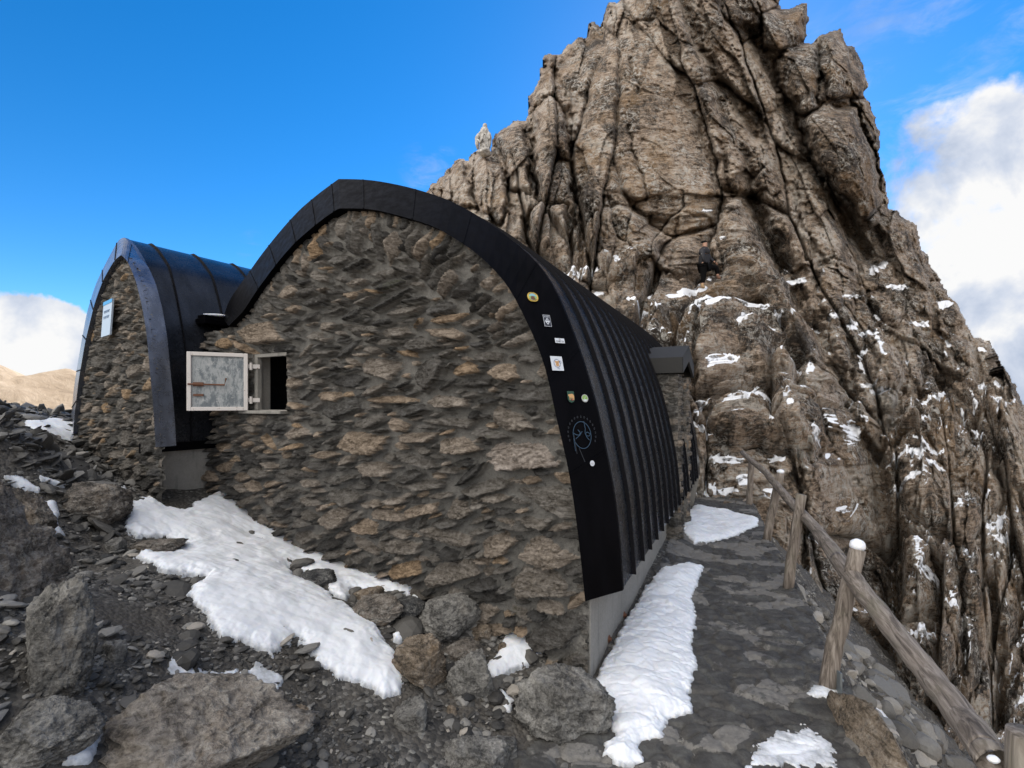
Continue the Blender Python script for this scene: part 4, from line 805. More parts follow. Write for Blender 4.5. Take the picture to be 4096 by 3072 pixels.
ROCKS = [ # name, label, photo centre x, y, width px, height px, depth/width, rotation, material, seed, sink
 ('boulder','large tan brown layered slab boulder lying in the foreground scree',428,1590,520,240,.75,(.18,-.06,.1),SLAB,11,.35),
 ('rock','brown tan rock at the lower tip of the big snow patch',907,1437,125,118,.9,(.2,.3,.4),TAN,22,.25),
 ('rock','pale grey flat topped rock beside the dark stones at the hut wall',972,1340,145,110,.9,(.1,-.1,.3),GREY,33,.3),
 ('boulder','big grey green boulder below the corner of the large hut',1215,1512,230,180,.8,(.1,.25,.2),GREY,44,.3),
 ('rock','grey mossy rock left of the big corner boulder',1025,1470,125,120,.8,(.3,.4,.2),GREY,55,.4),
 ('rock','small flat brown stone nearest the snow strip under the wall',800,1285,78,34,.8,(.1,0,.1),TAN,66,.3),
 ('rock','dark brown slab wedged against the lower edge of the snow near the wall',815,1322,125,62,.7,(.2,.25,.1),BROWN,77,.4),
 ('rock','dark blocky rock between snow and the pale flat topped rock',885,1318,110,70,.8,(.1,.2,.5),DARK,88,.4),
 ('rock','long dark stone melting out of the snow below the wall',690,1252,105,38,.7,(.2,.2,-.1),DARK,99,.45),
 ('rock','small dark stones showing through the upper snow',508,1183,52,22,.8,(.1,.2,.2),DARK,101,.4),
 ('rock','round brown stone poking out of the upper snow',559,1192,24,18,.9,(0,0,.2),BROWN,102,.4),
 ('rock','rounded pale grey stone in the dark gravel at the bottom centre',892,1555,90,68,.9,(.1,.1,.2),GREY,103,.4),
 ('boulder','bluish grey bedrock lump at the bottom edge of the gravel',1040,1640,200,110,.8,(.2,.3,.2),GREY,104,.45),
 ('boulder','pale lichen covered boulder on the slope under the annex',208,1095,140,105,.9,(.1,.1,.2),BROWN,105,.42),
 ('rock','pale rounded stone at the foot of the lichen covered boulder',252,1180,40,34,.9,(0,0,.3),GREY,106,.3),
 ('rock','flat brown rock shelf at the left edge of the big snow patch',345,1182,115,36,.8,(.1,.1,.0),BROWN,107,.45),
 ('boulder','huge dark grey rock face at the left edge of the picture',-25,1290,340,590,.9,(.1,-.25,.3),BROWN,108,.2),
 ('boulder','pale grey rock standing in front of the huge dark rock at the left edge',118,1400,170,290,.7,(.1,-.4,.4),GREY,109,.3),
 ('boulder','dark slanting slab on top of the huge rock at the left edge',52,1135,160,150,.5,(.3,.65,.4),BROWN,110,.3),
 ('rock','light grey fractured slate lying on the dark gravel',245,1411,52,62,.8,(.1,.5,.3),GREY,111,.35),
 ('rock','slate lump at the bottom left corner of the picture',90,1600,230,150,.8,(.2,.2,.3),GREY,112,.45),
 ('rock','thin blue grey slate chip on top of the slate lump in the corner',66,1562,56,22,.8,(.1,.1,.1),DARK,113,.1),
 ('rock','oval dark stone resting on the foreground slab boulder',420,1632,60,30,.8,(.0,.1,.2),GREY,114,.1),
 ('rock','dark angular block built against the foot of the hut corner',1180,1335,130,90,.7,(.1,.3,.2),DARK,115,.45),
 ('rock','brown wedge of stone between the wall foot and the pale flat topped rock',1055,1285,85,60,.8,(.2,.3,.1),BROWN,116,.4),
 ('rock','angular grey stone under the wall above the corner boulder',1075,1335,52,46,.8,(.1,.2,.6),GREY,117,.35),
 ('rock','pointed brown stone just below the pale flat topped rock',1035,1368,60,34,.8,(.1,.3,.3),TAN,118,.35),
 ('rock','small red brown stone at the edge of the corner snow patch',1085,1402,24,26,.9,(.1,.2,.3),TAN,119,.2),
 ('rock','grey round cobble left of the small red brown stone',1002,1390,28,20,.9,(.1,.2,.3),GREY,120,.2),
 ('rock','mossy conglomerate lump between the pale rock and the snow at the corner',1000,1412,110,52,.8,(.1,.1,.3),BROWN,121,.4),
 ('rock','pale grey flat cobble at the lowest tip of the corner boulder',1180,1572,38,26,.8,(.1,.1,.1),GREY,122,.3),
 ('rock','small orange tinted pebble below the mossy grey rock',975,1536,26,20,.8,(.1,.1,.1),TAN,123,.3),
 ('rock','pale turquoise pebble in the gravel at the bottom centre',1025,1582,26,20,.8,(.1,.1,.4),GREY,124,.3),
 ('rock','tan stone touching the right end of the foreground slab boulder',640,1560,60,70,.8,(.1,.1,.4),TAN,125,.4),
]
for nm, lab, cx, cy, wpx, hpx, dr, rot, mt, sd_, sink in ROCKS:
    big_ = wpx > 150; h = hit(max(cx, 20) if cx > 0 else 15, min(cy+hpx*.32, 1655)); Yc = h[1]
    if cx < 60 and hpx > 300: Yc = 1.95
    if nm == 'boulder' and wpx > 500: Yc = 1.72
    w_ = wpx/1000*Yc/2; hh = hpx/1000*Yc/2; c = at(cx, cy, Yc+w_*dr*.4)
    P, F = rock_shape(6 if wpx > 120 else 5 if wpx > 55 else 4, sd_, 15 if big_ else 12, .15 if big_ else .13, round_=0)
    Rm = rotm(*rot); P = P@Rm.T; P = P/np.array([np.abs(P[:, 0]).max(), np.abs(P[:, 1]).max(), np.abs(P[:, 2]).max()])
    V = P*np.array([w_, w_*dr, hh*(1.12)])+c; base = ground(c[0], c[1]); org = (float(c[0]), float(c[1]), float(min(base, V[:, 2].min()+.1)))
    tag(mesh(nm, V, F, mt, smooth=True, origin=org), lab, 'rock')

# gravel: thousands of chips, one mass
def scatter(name, n, sizes, region, mat, seed, flat=.45, kinds=(1, 2), tone=(0, 1), tilt=.5, label=None):
    g = np.random.default_rng(seed); VV = []; FF = []; TT = []; n0 = 0
    shapes = [rock_shape(kinds[0], 500+k, 8, 0) for k in range(10)]; shapes2 = [rock_shape(kinds[1], 520+k, 9, .05) for k in range(8)]
    for k in range(n):
        p = region(g)
        if p is None: continue
        s_ = sizes(g, p); P, F = (shapes2[g.integers(8)] if s_ > .018 else shapes[g.integers(10)])
        Rm = rotm(g.normal()*tilt*.5, g.normal()*tilt*.5, g.random()*6.28); f_ = flat*(.6+.8*g.random())
        P = (P*np.array([s_*(1+.5*g.random()), s_, s_*f_]))@Rm.T
        VV.append(P+np.array([p[0], p[1], p[2]+s_*f_*.35])); FF.append(F+n0); n0 += len(P); TT.append(np.full(len(P), tone[0]+(tone[1]-tone[0])*g.random()))
    return mesh(name, np.concatenate(VV), np.concatenate(FF), mat, smooth=False, attrs={'tone': np.concatenate(TT)})
_Xi = np.arange(len(gx)); _Yi = np.arange(len(gy)); Zgrid = Zg
def zat(x, y):
    i = np.interp(x, gx, _Xi); j = np.interp(y, gy, _Yi); i0 = int(min(i, len(gx)-2)); j0 = int(min(j, len(gy)-2)); a = i-i0; b_ = j-j0
    return (Zgrid[j0, i0]*(1-a)+Zgrid[j0, i0+1]*a)*(1-b_)+(Zgrid[j0+1, i0]*(1-a)+Zgrid[j0+1, i0+1]*a)*b_
def scree_region(g):
    # even over the picture, so that the nearest ground is the densest
    Yq = 1.15*(7.5/1.15)**g.random(); Yq = Yq; xq = (-1.25+g.random()*1.6)*Yq
    if xq > .35+0.5095*(Yq-3)+(Yq < 3)*(-(3-Yq)*.25)+.0: return None
    s_ = (np.array([xq, Yq, 0])-FM.o); 
    if s_@FM.r > -.02 and 0 < s_@FM.w < 4.8: return None
    s_ = (np.array([xq, Yq, 0])-FA.o)
    if s_@FA.r > 0 and -.1 < s_@FA.w < 1.6: return None
    if fbm(xq*1.5, Yq*1.5, 0, 3, 90) < -.22+.25*(g.random()-.5): return None
    return (xq, Yq, zat(xq, Yq))
tag(scatter('gravel', 30000, lambda g, p: min(.0042*math.exp(g.normal()*.72)*(1+.35*p[1]), .075), scree_region, GRAVEL, 5), 'dark angular gravel and slate chips covering the slope', 'gravel', kind='stuff')
def slate_region(g):
    px, py = g.uniform(-60, 235), g.uniform(880, 1075)
    Yq = g.uniform(3.3, 6.2); xq = (px-1106)/1000*Yq
    return (xq, Yq, zat(xq, Yq))
tag(scatter('slate_debris', 1500, lambda g, p: .03*math.exp(g.normal()*.5), slate_region, GRAVEL, 6, flat=.28, kinds=(2, 2), tone=(.2, .86), tilt=1.0), 'heap of tilted dark slate splinters on the saddle at the far left', 'slate debris', kind='stuff')
def wallfoot_region(g):
    s_ = g.uniform(-.1, 3.2); t_ = -g.uniform(.02, .55)*(1-s_*.12); p = FM.P(s_, t_, 0); return (p[0], p[1], zat(p[0], p[1]))
tag(scatter('rubble', 420, lambda g, p: .022*math.exp(g.normal()*.5), wallfoot_region, GRAVEL, 8, flat=.6, kinds=(2, 2), tone=(.3, .93)), 'loose broken stones along the foot of the hut wall', 'rubble', kind='stuff')
def slope_region(g):
    Yq = g.uniform(1.2, 6); xq = float(edge_x(Yq))+g.uniform(.12, 1.6); return (xq, Yq, zat(xq, Yq))
tag(scatter('slope_rubble', 900, lambda g, p: .03*math.exp(g.normal()*.6), slope_region, GRAVEL, 9, flat=.7, kinds=(2, 3), tone=(.55, 1.0), tilt=1.2), 'tan stones on the steep slope below the railing', 'rubble', kind='stuff')

# ---------------------------------------------------------------- snow
SN = [([(261,1143),(282,1097),(323,1076),(358,1099),(399,1104),(451,1076),(478,1050),(492,1043),(506,1056),(515,1082),(548,1117),(640,1168),(710,1200),(802,1227),(847,1246),(897,1273),(934,1271),(914,1296),(900,1345),(914,1379),(847,1391),(855,1366),(880,1329),(889,1292),(822,1283),(760,1275),(745,1300),(723,1287),(690,1262),(655,1238),(640,1225),(622,1232),(650,1254),(690,1268),(731,1300),(814,1354),(847,1404),(893,1462),(868,1499),(831,1520),(806,1495),(731,1470),(690,1440),(640,1388),(589,1419),(537,1394),(476,1378),(445,1342),(399,1286),(440,1250),(389,1240),(338,1235),(292,1209),(307,1194),(358,1204),(399,1179),(358,1163),(297,1163)], .065, .026),
      ([(1088,1356),(1117,1358),(1183,1408),(1150,1440),(1104,1453),(1075,1478),(1112,1520),(1105,1545),(1080,1545),(1078,1495),(1046,1445),(1075,1412),(1085,1385)], .05, .01),
      ([(355,1415),(400,1425),(450,1470),(560,1440),(620,1470),(600,1500),(500,1510),(430,1492),(372,1478)], .012, .03),
      ([(10,1032),(50,1035),(95,1060),(88,1076),(45,1060)], .03, .012), ([(82,1030),(143,1046),(135,1058),(85,1047)], .03, .012), ([(51,1092),(123,1086),(138,1158),(112,1166),(95,1140),(55,1120)], .04, .012),
      ([(180,960),(214,955),(218,990),(198,994)], .03, .012), ([(125,1659),(150,1622),(195,1590),(228,1578),(215,1620),(195,1659)], .03, .012), ([(45,912),(110,906),(192,925),(190,936),(100,934)], .06, .02), ([(250,1060),(270,1052),(282,1078),(262,1090)], .03, .012),
      ([(1281,1480),(1296,1445),(1325,1398),(1355,1335),(1395,1268),(1425,1232),(1488,1216),(1520,1228),(1508,1262),(1496,1300),(1506,1340),(1494,1392),(1508,1440),(1490,1500),(1502,1545),(1445,1560),(1430,1600),(1380,1618),(1400,1659),(1345,1659),(1300,1632),(1322,1590),(1312,1548),(1290,1508)], .075, .018),
      ([(1475,1150),(1478,1112),(1500,1092),(1540,1098),(1640,1122),(1638,1138),(1572,1166),(1500,1176)], .07, .02), ([(1488,1060),(1495,1010),(1520,1010),(1560,1050),(1530,1075)], .05, .02),
      ([(1618,1659),(1640,1608),(1690,1578),(1750,1572),(1800,1608),(1812,1659)], .010, .04),
      ([(1740,1500),(1752,1482),(1790,1478),(1818,1498),(1790,1510),(1760,1508)], .02, .02),
      ([(1848,1485),(1900,1500),(1960,1545),(2032,1592),(2040,1622),(1985,1600),(1962,1625),(1950,1659),(1912,1659),(1905,1590),(1870,1520)], .05, .03)]
def snow():
    k = 0
    for poly, T, rag in SN:
        P = np.array([hit(a, b_)[:2] for a, b_ in poly]); lo, hi = P.min(0)-.06, P.max(0)+.06
        stp = float(np.clip(np.sqrt(np.prod(hi-lo)/160000), .004, .012)); S, T_ = np.meshgrid(np.arange(lo[0], hi[0], stp), np.arange(lo[1], hi[1], stp))
        Yn = T_; n = .9*gn(S*9, T_*9, k, 81)+.6*gn(S*24, T_*24, k, 82)+.35*gn(S*60, T_*60, k, 83)
        d = sdf(P, S, T_)+rag*n*1.3-(.5*rag*ss(.1, .5, gn(S*5, T_*5, k, 89)))
        z0 = np.vectorize(zat)(S[::3, ::3], T_[::3, ::3]) if False else ZI(S, T_)
        th = T*(1-np.exp(-np.clip(d, 0, None)/(T*.9)))*(.8+.5*fbm(S*4, T_*4, 0, 3, 84))+.16*T*fbm(S*7, T_*7, k, 3, 86, .5)*ss(0, .1, d)
        th = th+(.0025*fbm(S*35, T_*35, 0, 3, 85))*ss(0, .03, d)
        z = z0+np.maximum(th, 0)-.012*(d < .004)+.004
        keep = d > -stp*1.5
        thin = np.clip(1-d/(.055+.03*n), 0, 1)*.68 if T > .02 else np.clip(.62+.45*fbm(S*7, T_*7, 0, 4, 87)-d*2, 0, 1)
        z = np.where(d <= 0, z0-.02, z)
        V, F, at_ = compact(np.stack([S, T_, z], -1).reshape(-1, 3), grid_faces(S.shape[0], S.shape[1], keep), {'thin': thin.ravel()})
        tag(mesh('snow', V, F, SNOW, smooth=True, attrs=at_, origin=(float(P[:, 0].mean()), float(P[:, 1].mean()), float(z0.mean()))), 'old white snow patch lying on the ground', 'snow', 'snow patches', kind='stuff'); k += 1
def ZI(S, T_):
    i = np.interp(S, gx, _Xi); j = np.interp(T_, gy, _Yi); i0 = np.clip(i.astype(int), 0, len(gx)-2); j0 = np.clip(j.astype(int), 0, len(gy)-2); a = i-i0; b_ = j-j0
    Q = Zsurf
    return (Q[j0, i0]*(1-a)+Q[j0, i0+1]*a)*(1-b_)+(Q[j0+1, i0]*(1-a)+Q[j0+1, i0+1]*a)*b_
Zsurf = np.where(onpath > .45, Z+.3*flag-.006, Z+.35*rough+.006)
snow()

# ---------------------------------------------------------------- the handrail
rail = tag(empty('wooden_handrail', (2.0, 2.95, 0)), 'weathered round timber handrail on leaning posts along the drop beside the paved path', 'handrail')
posts = [((1618,1095),(1623,1000),8.2,.050), ((1655,1165),(1686,1022),6.1,.050), ((1701,1270),(1731,1068),4.5,.047), ((1783,1487),(1852,1186),2.92,.047)]
for (bx, by), (tx, ty), Yp, rad in posts:
    p0 = at(bx, by, Yp); p1 = at(tx, ty, Yp+.02); b = MB(); n = 9
    pts = [p0+(p1-p0)*k/n-UP*.08*(k == 0)+np.array([.004*math.sin(k*1.7), .004*math.cos(k*2.3), 0]) for k in range(n+1)]
    b.tube(pts, [rad*(1.04-.10*k/n) for k in range(n+1)], 16, .05); b.build('post', WOOD, rail, smooth=True)
b = MB(); b.tube([(1.54,1.38,-.1), (1.55,1.38,.45), (1.565,1.385,.80)], [.066, .064, .062], 18, .04); b.build('post', WOOD, rail, smooth=True)
RP = [(1604,978,8.45,.040), (1655,1022,6.75,.044), (1700,1075,5.35,.047), (1765,1146,4.1,.052), (1818,1218,3.2,.055), (1822,1222,3.16,.055)]
R2 = [(1812,1210,3.24,.054), (1850,1260,2.84,.052), (1930,1362,2.36,.051), (2010,1462,1.98,.051), (2080,1552,1.70,.051), (2140,1632,1.48,.051), (2152,1652,1.44,.051)]
for RR in (RP, R2):
    b = MB(); P = [at(*q[:3]) for q in RR]; pts = []; rr = []
    for k in range(len(P)-1):
        m_ = 8 if RR is R2 else 5
        for q in range(m_): f = q/m_; pts.append(P[k]*(1-f)+P[k+1]*f+.003*np.array([math.sin(9*(k+f)), 0, math.cos(7*(k+f))])); rr.append(RR[k][3]*(1-f)+RR[k+1][3]*f)
    pts.append(P[-1]); rr.append(RR[-1][3]); b.tube(pts, [q*(1+.03*math.sin(i*2.1)) for i, q in enumerate(rr)], 20, .045)
    b.build('rail', WOODR, rail, smooth=True)
GALV = plain('galvanised_steel', (.20, .23, .25), .5, .7, bump=.2, var=.2)
b = MB(); p = at(1783, 1487, 2.92); b.box(p+np.array([.05, -.03, 0]), (1, 0, 0), (0, 1, 0), UP, (-.012, -.05, -.03), (.0, .02, .14)); b.box(p+np.array([.05, -.03, 0]), (1, 0, 0), (0, 1, 0), UP, (0, -.05, -.03), (.08, .02, -.018)); b.tube([p+np.array([.055, -.05, .08]), p+np.array([.075, -.05, .08])], .01, 8); b.build('bracket', GALV, rail)
def blob_mesh(c, r, sq, seed):
    V, F = ICO[4]; V = V*(1+.16*fbm(V[:, 0]*1.5+seed, V[:, 1]*1.5, V[:, 2]*1.5, 4, 3)[:, None]); V = V*np.array(sq)*r; V[:, 2] = np.where(V[:, 2] < -r*.6, -r*.6, V[:, 2]); return V+c, F
V, F = blob_mesh(at(1852, 1178, 2.94), .042, (1.05, 1, .95), 2); tag(mesh('snow_lump', V, F, SNOW, smooth=True, attrs={'thin': np.zeros(len(V))}, origin=at(1852, 1186, 2.94)), 'round cap of snow on top of the nearest tall railing post', 'snow')
V, F = blob_mesh(at(1819, 1207, 3.2), .045, (1.1, .8, .5), 5); tag(mesh('snow_lump', V, F, SNOW, smooth=True, attrs={'thin': np.zeros(len(V))}, origin=at(1819, 1210, 3.2)), 'small snow lump lying on the joint of the handrail', 'snow')
V, F = blob_mesh(at(1686, 1019, 6.12), .045, (1, 1, .7), 7); tag(mesh('snow_lump', V, F, SNOW, smooth=True, attrs={'thin': np.zeros(len(V))}, origin=at(1686, 1022, 6.12)), 'small snow cap on the second farthest railing post', 'snow')
V, F = blob_mesh(at(2146, 1640, 1.41), .013, (1.3, 1, .8), 9); tag(mesh('snow_lump', V, F, SNOW, smooth=True, attrs={'thin': np.zeros(len(V))}, origin=(1.48, 1.37, .80)), 'snow crumb where the handrail meets the stump at the bottom right corner', 'snow')
V, F = blob_mesh(FM.P(sL+.05, .1, zL+.03), .12, (1.3, .6, .16), 12); tag(mesh('snow_lump', V, F, SNOW, smooth=True, attrs={'thin': np.zeros(len(V))}, origin=FM.P(sL+.05, .1, zL)), 'thin strip of snow on the metal flashing between the two roofs', 'snow')
# pale rock at the edge of the path below the nearest tall post
P, F = rock_shape(5, 131, 11, .12); P = P@rotm(.9, .4, 1.2).T; c = at(1878, 1600, 2.45); 
tag(mesh('boulder', P*np.array([.16, .30, .34])+c+np.array([.0, .02, -.16]), F, TAN, smooth=True, origin=(float(c[0]), float(c[1]), -.4)), 'smooth tan rock at the outer edge of the path below the nearest tall post', 'rock')
#PARTC
# ---------------------------------------------------------------- walker and statue on the rocks
def skin(name, pts, edges, rad, mat, parent, sub=2, root=0):
    me = bpy.data.meshes.new(name); M = np.array(wmat(parent).inverted())
    me.from_pydata([tuple(M[:3, :3] @ np.asarray(p)+M[:3, 3]) for p in pts], edges, []); o = bpy.data.objects.new(name, me); C.objects.link(o); o.parent = parent
    me.materials.append(mat); s_ = o.modifiers.new('skin', 'SKIN'); s_.use_smooth_shade = True
    for k, v in enumerate(me.skin_vertices[0].data):
        r_ = rad[k]; v.radius = r_ if isinstance(r_, tuple) else (r_, r_); v.use_root = k == root
    u = o.modifiers.new('sub', 'SUBSURF'); u.levels = sub; u.render_levels = sub
    return o
SKINM = plain('skin', (.35, .20, .14), .6); JACK = plain('navy_down_jacket', (.005, .0055, .010), .7, bump=.3, bs=30); TROU = plain('black_trousers', (.003, .003, .0035), .95, spec=.1); BOOT = plain('brown_boots', (.16, .085, .055), .8, bump=.3); BOOT2 = plain('tan_boot', (.33, .22, .12), .8); BEAN = plain('dark_beanie', (.006, .007, .007), .9, spec=.1)
D = cliff_depth(1518, 624)-.15; q = lambda px, py, dd=0.: at(px, py, D+dd)
per = tag(empty('person', tuple(q(1518, 623))), 'walker in dark beanie, navy down jacket and black trousers, one foot up on rock', 'person')
body_pts = [q(1521,575), q(1521,562), q(1521,549), q(1522,540), q(1523,535), q(1522.5,528), q(1522.5,520), q(1519,577,-.09), q(1520,598,-.09), q(1517.5,616,-.09), q(1525,577,.1), q(1548,578,.12), q(1550.5,597,.12), q(1517,543,-.17), q(1519,558,-.21), q(1525,569,-.18), q(1526,544,.17), q(1534,560,.2), q(1545,567,.14)]
ed = [(0,1),(1,2),(2,3),(3,4),(4,5),(5,6),(0,7),(7,8),(8,9),(0,10),(10,11),(11,12),(3,13),(13,14),(14,15),(3,16),(16,17),(17,18)]
body = skin('body', body_pts, ed, [.13,.12,.14,.09,.055,.088,.07,.085,.06,.045,.085,.06,.045,.055,.042,.03,.055,.042,.03], SKINM, per)
skin('jacket', [q(1520.5,577), q(1521,562), q(1521,549), q(1522,541), q(1523,536), q(1517,543.5,-.17), q(1519,558,-.22), q(1524.5,568,-.19), q(1526,544.5,.17), q(1533.5,559,.21), q(1542.5,565.5,.15)], [(0,1),(1,2),(2,3),(3,4),(3,5),(5,6),(6,7),(3,8),(8,9),(9,10)], [(.175,.19),(.165,.185),(.175,.2),(.13,.15),.105,.085,.068,.05,.085,.068,.05], JACK, per)
skin('trousers', [q(1521,573), q(1519,578,-.09), q(1520,598,-.09), q(1517.5,613,-.09), q(1525,577,.1), q(1548,578,.12), q(1550.5,594,.12)], [(0,1),(1,2),(2,3),(0,4),(4,5),(5,6)], [.17,.125,.085,.068,.12,.088,.066], TROU, per)
skin('boot', [q(1517.3,612,-.09), q(1517.5,620,-.09), q(1523.5,621,-.11)], [(0,1),(1,2)], [.06,.058,.045], BOOT2, per); skin('boot', [q(1550.5,593,.12), q(1551,600.5,.12), q(1557.5,600.5,.1)], [(0,1),(1,2)], [.06,.06,.045], BOOT, per)
skin('beanie', [q(1520.6,526,.03), q(1520.8,519,.0)], [(0,1)], [.125,.118], BEAN, per); skin('scarf', [q(1522.5,537.5), q(1524,533.5)], [(0,1)], [.12,.105], BEAN, per)
for a_, b_ in (((1525,569,-.19), 1), ((1545.5,567.5,.14), 1)):       # hands: palm, four fingers, thumb
    px, py, dd = a_; pt = [q(px, py, dd), q(px+1.8, py+1.6, dd)]; e_ = [(0, 1)]; rr = [.028, .036]
    for f in range(4): n0 = len(pt); pt += [q(px+3.4, py+1.6+f*.9, dd-.02+.012*f), q(px+4.6, py+3.2+f*.8, dd-.02+.012*f)]; e_ += [(1, n0), (n0, n0+1)]; rr += [.010, .008]
    n0 = len(pt); pt += [q(px+2.6, py+.2, dd-.03), q(px+3.8, py-.2, dd-.03)]; e_ += [(1, n0), (n0, n0+1)]; rr += [.011, .009]; skin('hand', pt, e_, rr, SKINM, per, 1)
b = MB(); b.box(q(1517.5, 548.5, -.235), (1, 0, 0), (0, 1, 0), UP, (-.03, 0, -.015), (.03, .01, .015)); b.build('chest_logo', plain('white_print', (.7, .7, .7), .7), per)
# the Virgin on her rock
STM = rock_mat('weathered_white_stone', [(.30, (.16, .15, .14)), (.45, (.36, .35, .33)), (.6, (.50, .49, .47)), (.75, (.58, .57, .55))], lichen=.2, scale=4, fol=(1, 1, 1), bumps=(.4, .01))
Ds = cliff_depth(1046, 336)-.1; sx_ = 1045.; H = lambda px, py, dd=0.: at(px, py, Ds+dd)
vir = tag(empty('statue', tuple(H(1046, 327))), 'pale weathered stone statue of a robed woman with open hands on the rock pinnacle', 'statue')
mpp = Ds/1000; prof = [(0, 13.2), (.04, 13.0), (.12, 12.2), (.25, 11.8), (.4, 11.5), (.52, 11.4), (.62, 11.0), (.70, 10.4), (.765, 8.6), (.80, 5.4), (.825, 3.4)]
Ht = (327-262)*mpp; V = []; nA = 96; rows = 70
for k in range(rows):
    u = k/(rows-1)*.825; rr = np.interp(u, [a for a, _ in prof], [b_ for _, b_ in prof])*mpp
    for a in range(nA):
        th = 2*math.pi*a/nA; fold = 1+(.075*math.sin(th*9+2*math.sin(u*5))+.05*math.sin(th*17+u*4))*ss(.8, .5, u)
        V.append((rr*fold*math.cos(th)*.86, rr*fold*math.sin(th)*.62, u*Ht))
c0 = H(1046.5, 327); V = np.array(V)+c0
F = np.array([(k*nA+a, k*nA+(a+1) % nA, (k+1)*nA+(a+1) % nA, (k+1)*nA+a) for k in range(rows-1) for a in range(nA)])
mesh('robe', V, F, STM, vir, smooth=True)
sk = lambda *a, **k: skin(*a, **k)
sk('head', [H(1046,279), H(1046.3,273,-.02), H(1046.3,268.5,-.02)], [(0,1),(1,2)], [.05,.082,.07], STM, vir)
sk('veil', [H(1047.5,283,.05), H(1047.8,272,.05), H(1047,266,.03)], [(0,1),(1,2)], [.10,.105,.085], STM, vir)
sk('arm', [H(1040,284), H(1034,293,-.06), H(1031,299,-.16)], [(0,1),(1,2)], [.075,.07,.035], STM, vir); sk('arm', [H(1053,284), H(1057.5,293,-.06), H(1057,301,-.16)], [(0,1),(1,2)], [.075,.07,.035], STM, vir)
def drape(name, P_, w_):
    b = MB(); b.tube(P_, w_, 18, .12); b.build(name, STM, vir, smooth=True)
drape('mantle', [H(1034,290), H(1031,298,-.03), H(1030.5,310,-.02), H(1032.5,322)], [.06,.10,.085,.05]); drape('mantle', [H(1057,288), H(1058.5,298,-.02), H(1057.5,310,-.02), H(1056,322)], [.06,.075,.07,.04])
drape('mantle_fold', [H(1031,300,-.12), H(1037,308,-.20), H(1042,300,-.22), H(1046,290,-.2)], [.03,.06,.055,.03])
b = MB(); V, F = rock_shape(4, 61, 12, .1); mesh('pedestal', V*np.array([.30, .26, .14])+H(1046.5, 329), F, STM, vir, smooth=True)

# ---------------------------------------------------------------- stickers and scratched drawing on the black rim
VV = mh['VV']; qx, qy = to_px(VV[:, 1:4])
def fascia_at(px, py):
    best = None
    a = VV[:, 1]; c = VV[:, 3]
    for k in range(len(VV)-1):
        for f in np.linspace(.05, .95, 19):
            p = (a[k]*(1-f)+c[k]*f); x_, y_ = to_px(p); d = (x_-px)**2+(y_-py)**2
            if best is None or d < best[0]: best = (d, k, f, p)
    _, k, f, p = best; tan = VV[k+1, 2]-VV[k, 2]; acr = VV[k, 3]-VV[k, 1]; n = np.cross(tan, acr); n /= np.linalg.norm(n); n = n if n[1] < 0 else -n
    qq = ray(px, py); Y = ((p-UP*EYE)@n)/(qq@n); p = qq*Y+UP*EYE
    up = UP-n*(UP@n); up /= np.linalg.norm(up); rt = np.cross(up, n); rt = rt if rt[0] > 0 else -rt
    return p, rt, up, n
def flat(poly, o, rt, up, n, h0, h1):
    P0 = [o+rt*x+up*y+n*h0 for x, y in poly]; P1 = [o+rt*x+up*y+n*h1 for x, y in poly]; m_ = len(poly); b = MB()
    b.add(P0+P1, [tuple(range(m_))[::-1], tuple(range(m_, 2*m_))]+[(k, (k+1) % m_, m_+(k+1) % m_, m_+k) for k in range(m_)]); return b
def ell(rx, ry, n=32, cx=0, cy=0, p=1.): return [(cx+rx*abs(math.cos(a))**p*math.copysign(1, math.cos(a)), cy+ry*abs(math.sin(a))**p*math.copysign(1, math.sin(a))) for a in [2*math.pi*k/n for k in range(n)]]
def rect(x0, x1, y0, y1): return [(x0, y0), (x1, y0), (x1, y1), (x0, y1)]
def ring(rx, ry, w, o, rt, up, n, h, k=32, a0=0, a1=2*math.pi, cx=0, cy=0):
    b = MB()
    for q_ in range(k):
        A, B = a0+(a1-a0)*q_/k, a0+(a1-a0)*(q_+1)/k
        c = [(cx+(rx-w)*math.cos(A), cy+(ry-w)*math.sin(A)), (cx+rx*math.cos(A), cy+ry*math.sin(A)), (cx+rx*math.cos(B), cy+ry*math.sin(B)), (cx+(rx-w)*math.cos(B), cy+(ry-w)*math.sin(B))]
        b.v += [tuple(o+rt*x+up*y+n*h) for x, y in c]; m_ = len(b.v)-4; b.f.append((m_, m_+1, m_+2, m_+3))
    return b
def text(s_, o, rt, up, n, h, size, mat, parent, name='lettering', width=None):
    cu = bpy.data.curves.new(name, 'FONT'); cu.body = s_; cu.align_x = 'CENTER'; cu.align_y = 'CENTER'; cu.size = size; cu.offset = size*.012
    t_ = bpy.data.objects.new(name, cu); C.objects.link(t_); dg = bpy.context.evaluated_depsgraph_get(); me = bpy.data.meshes.new_from_object(t_.evaluated_get(dg)); bpy.data.objects.remove(t_)
    co = np.array([v.co[:] for v in me.vertices]); sx2 = 1 if width is None else width/(np.ptp(co[:, 0])+1e-9)
    V = [o+rt*x*sx2+up*y+n*h for x, y, _ in co]; F = [tuple(p.vertices) for p in me.polygons]; return mesh(name, V, F, mat, parent)
def stk(name, lab, px, py):
    o, rt, up, n = fascia_at(px, py); o = o+n*.007; return tag(empty(name, tuple(o)), lab, 'sticker'), (o, rt, up, n), o[1]/1000
def col(n_, c): return plain(n_, c, .45)
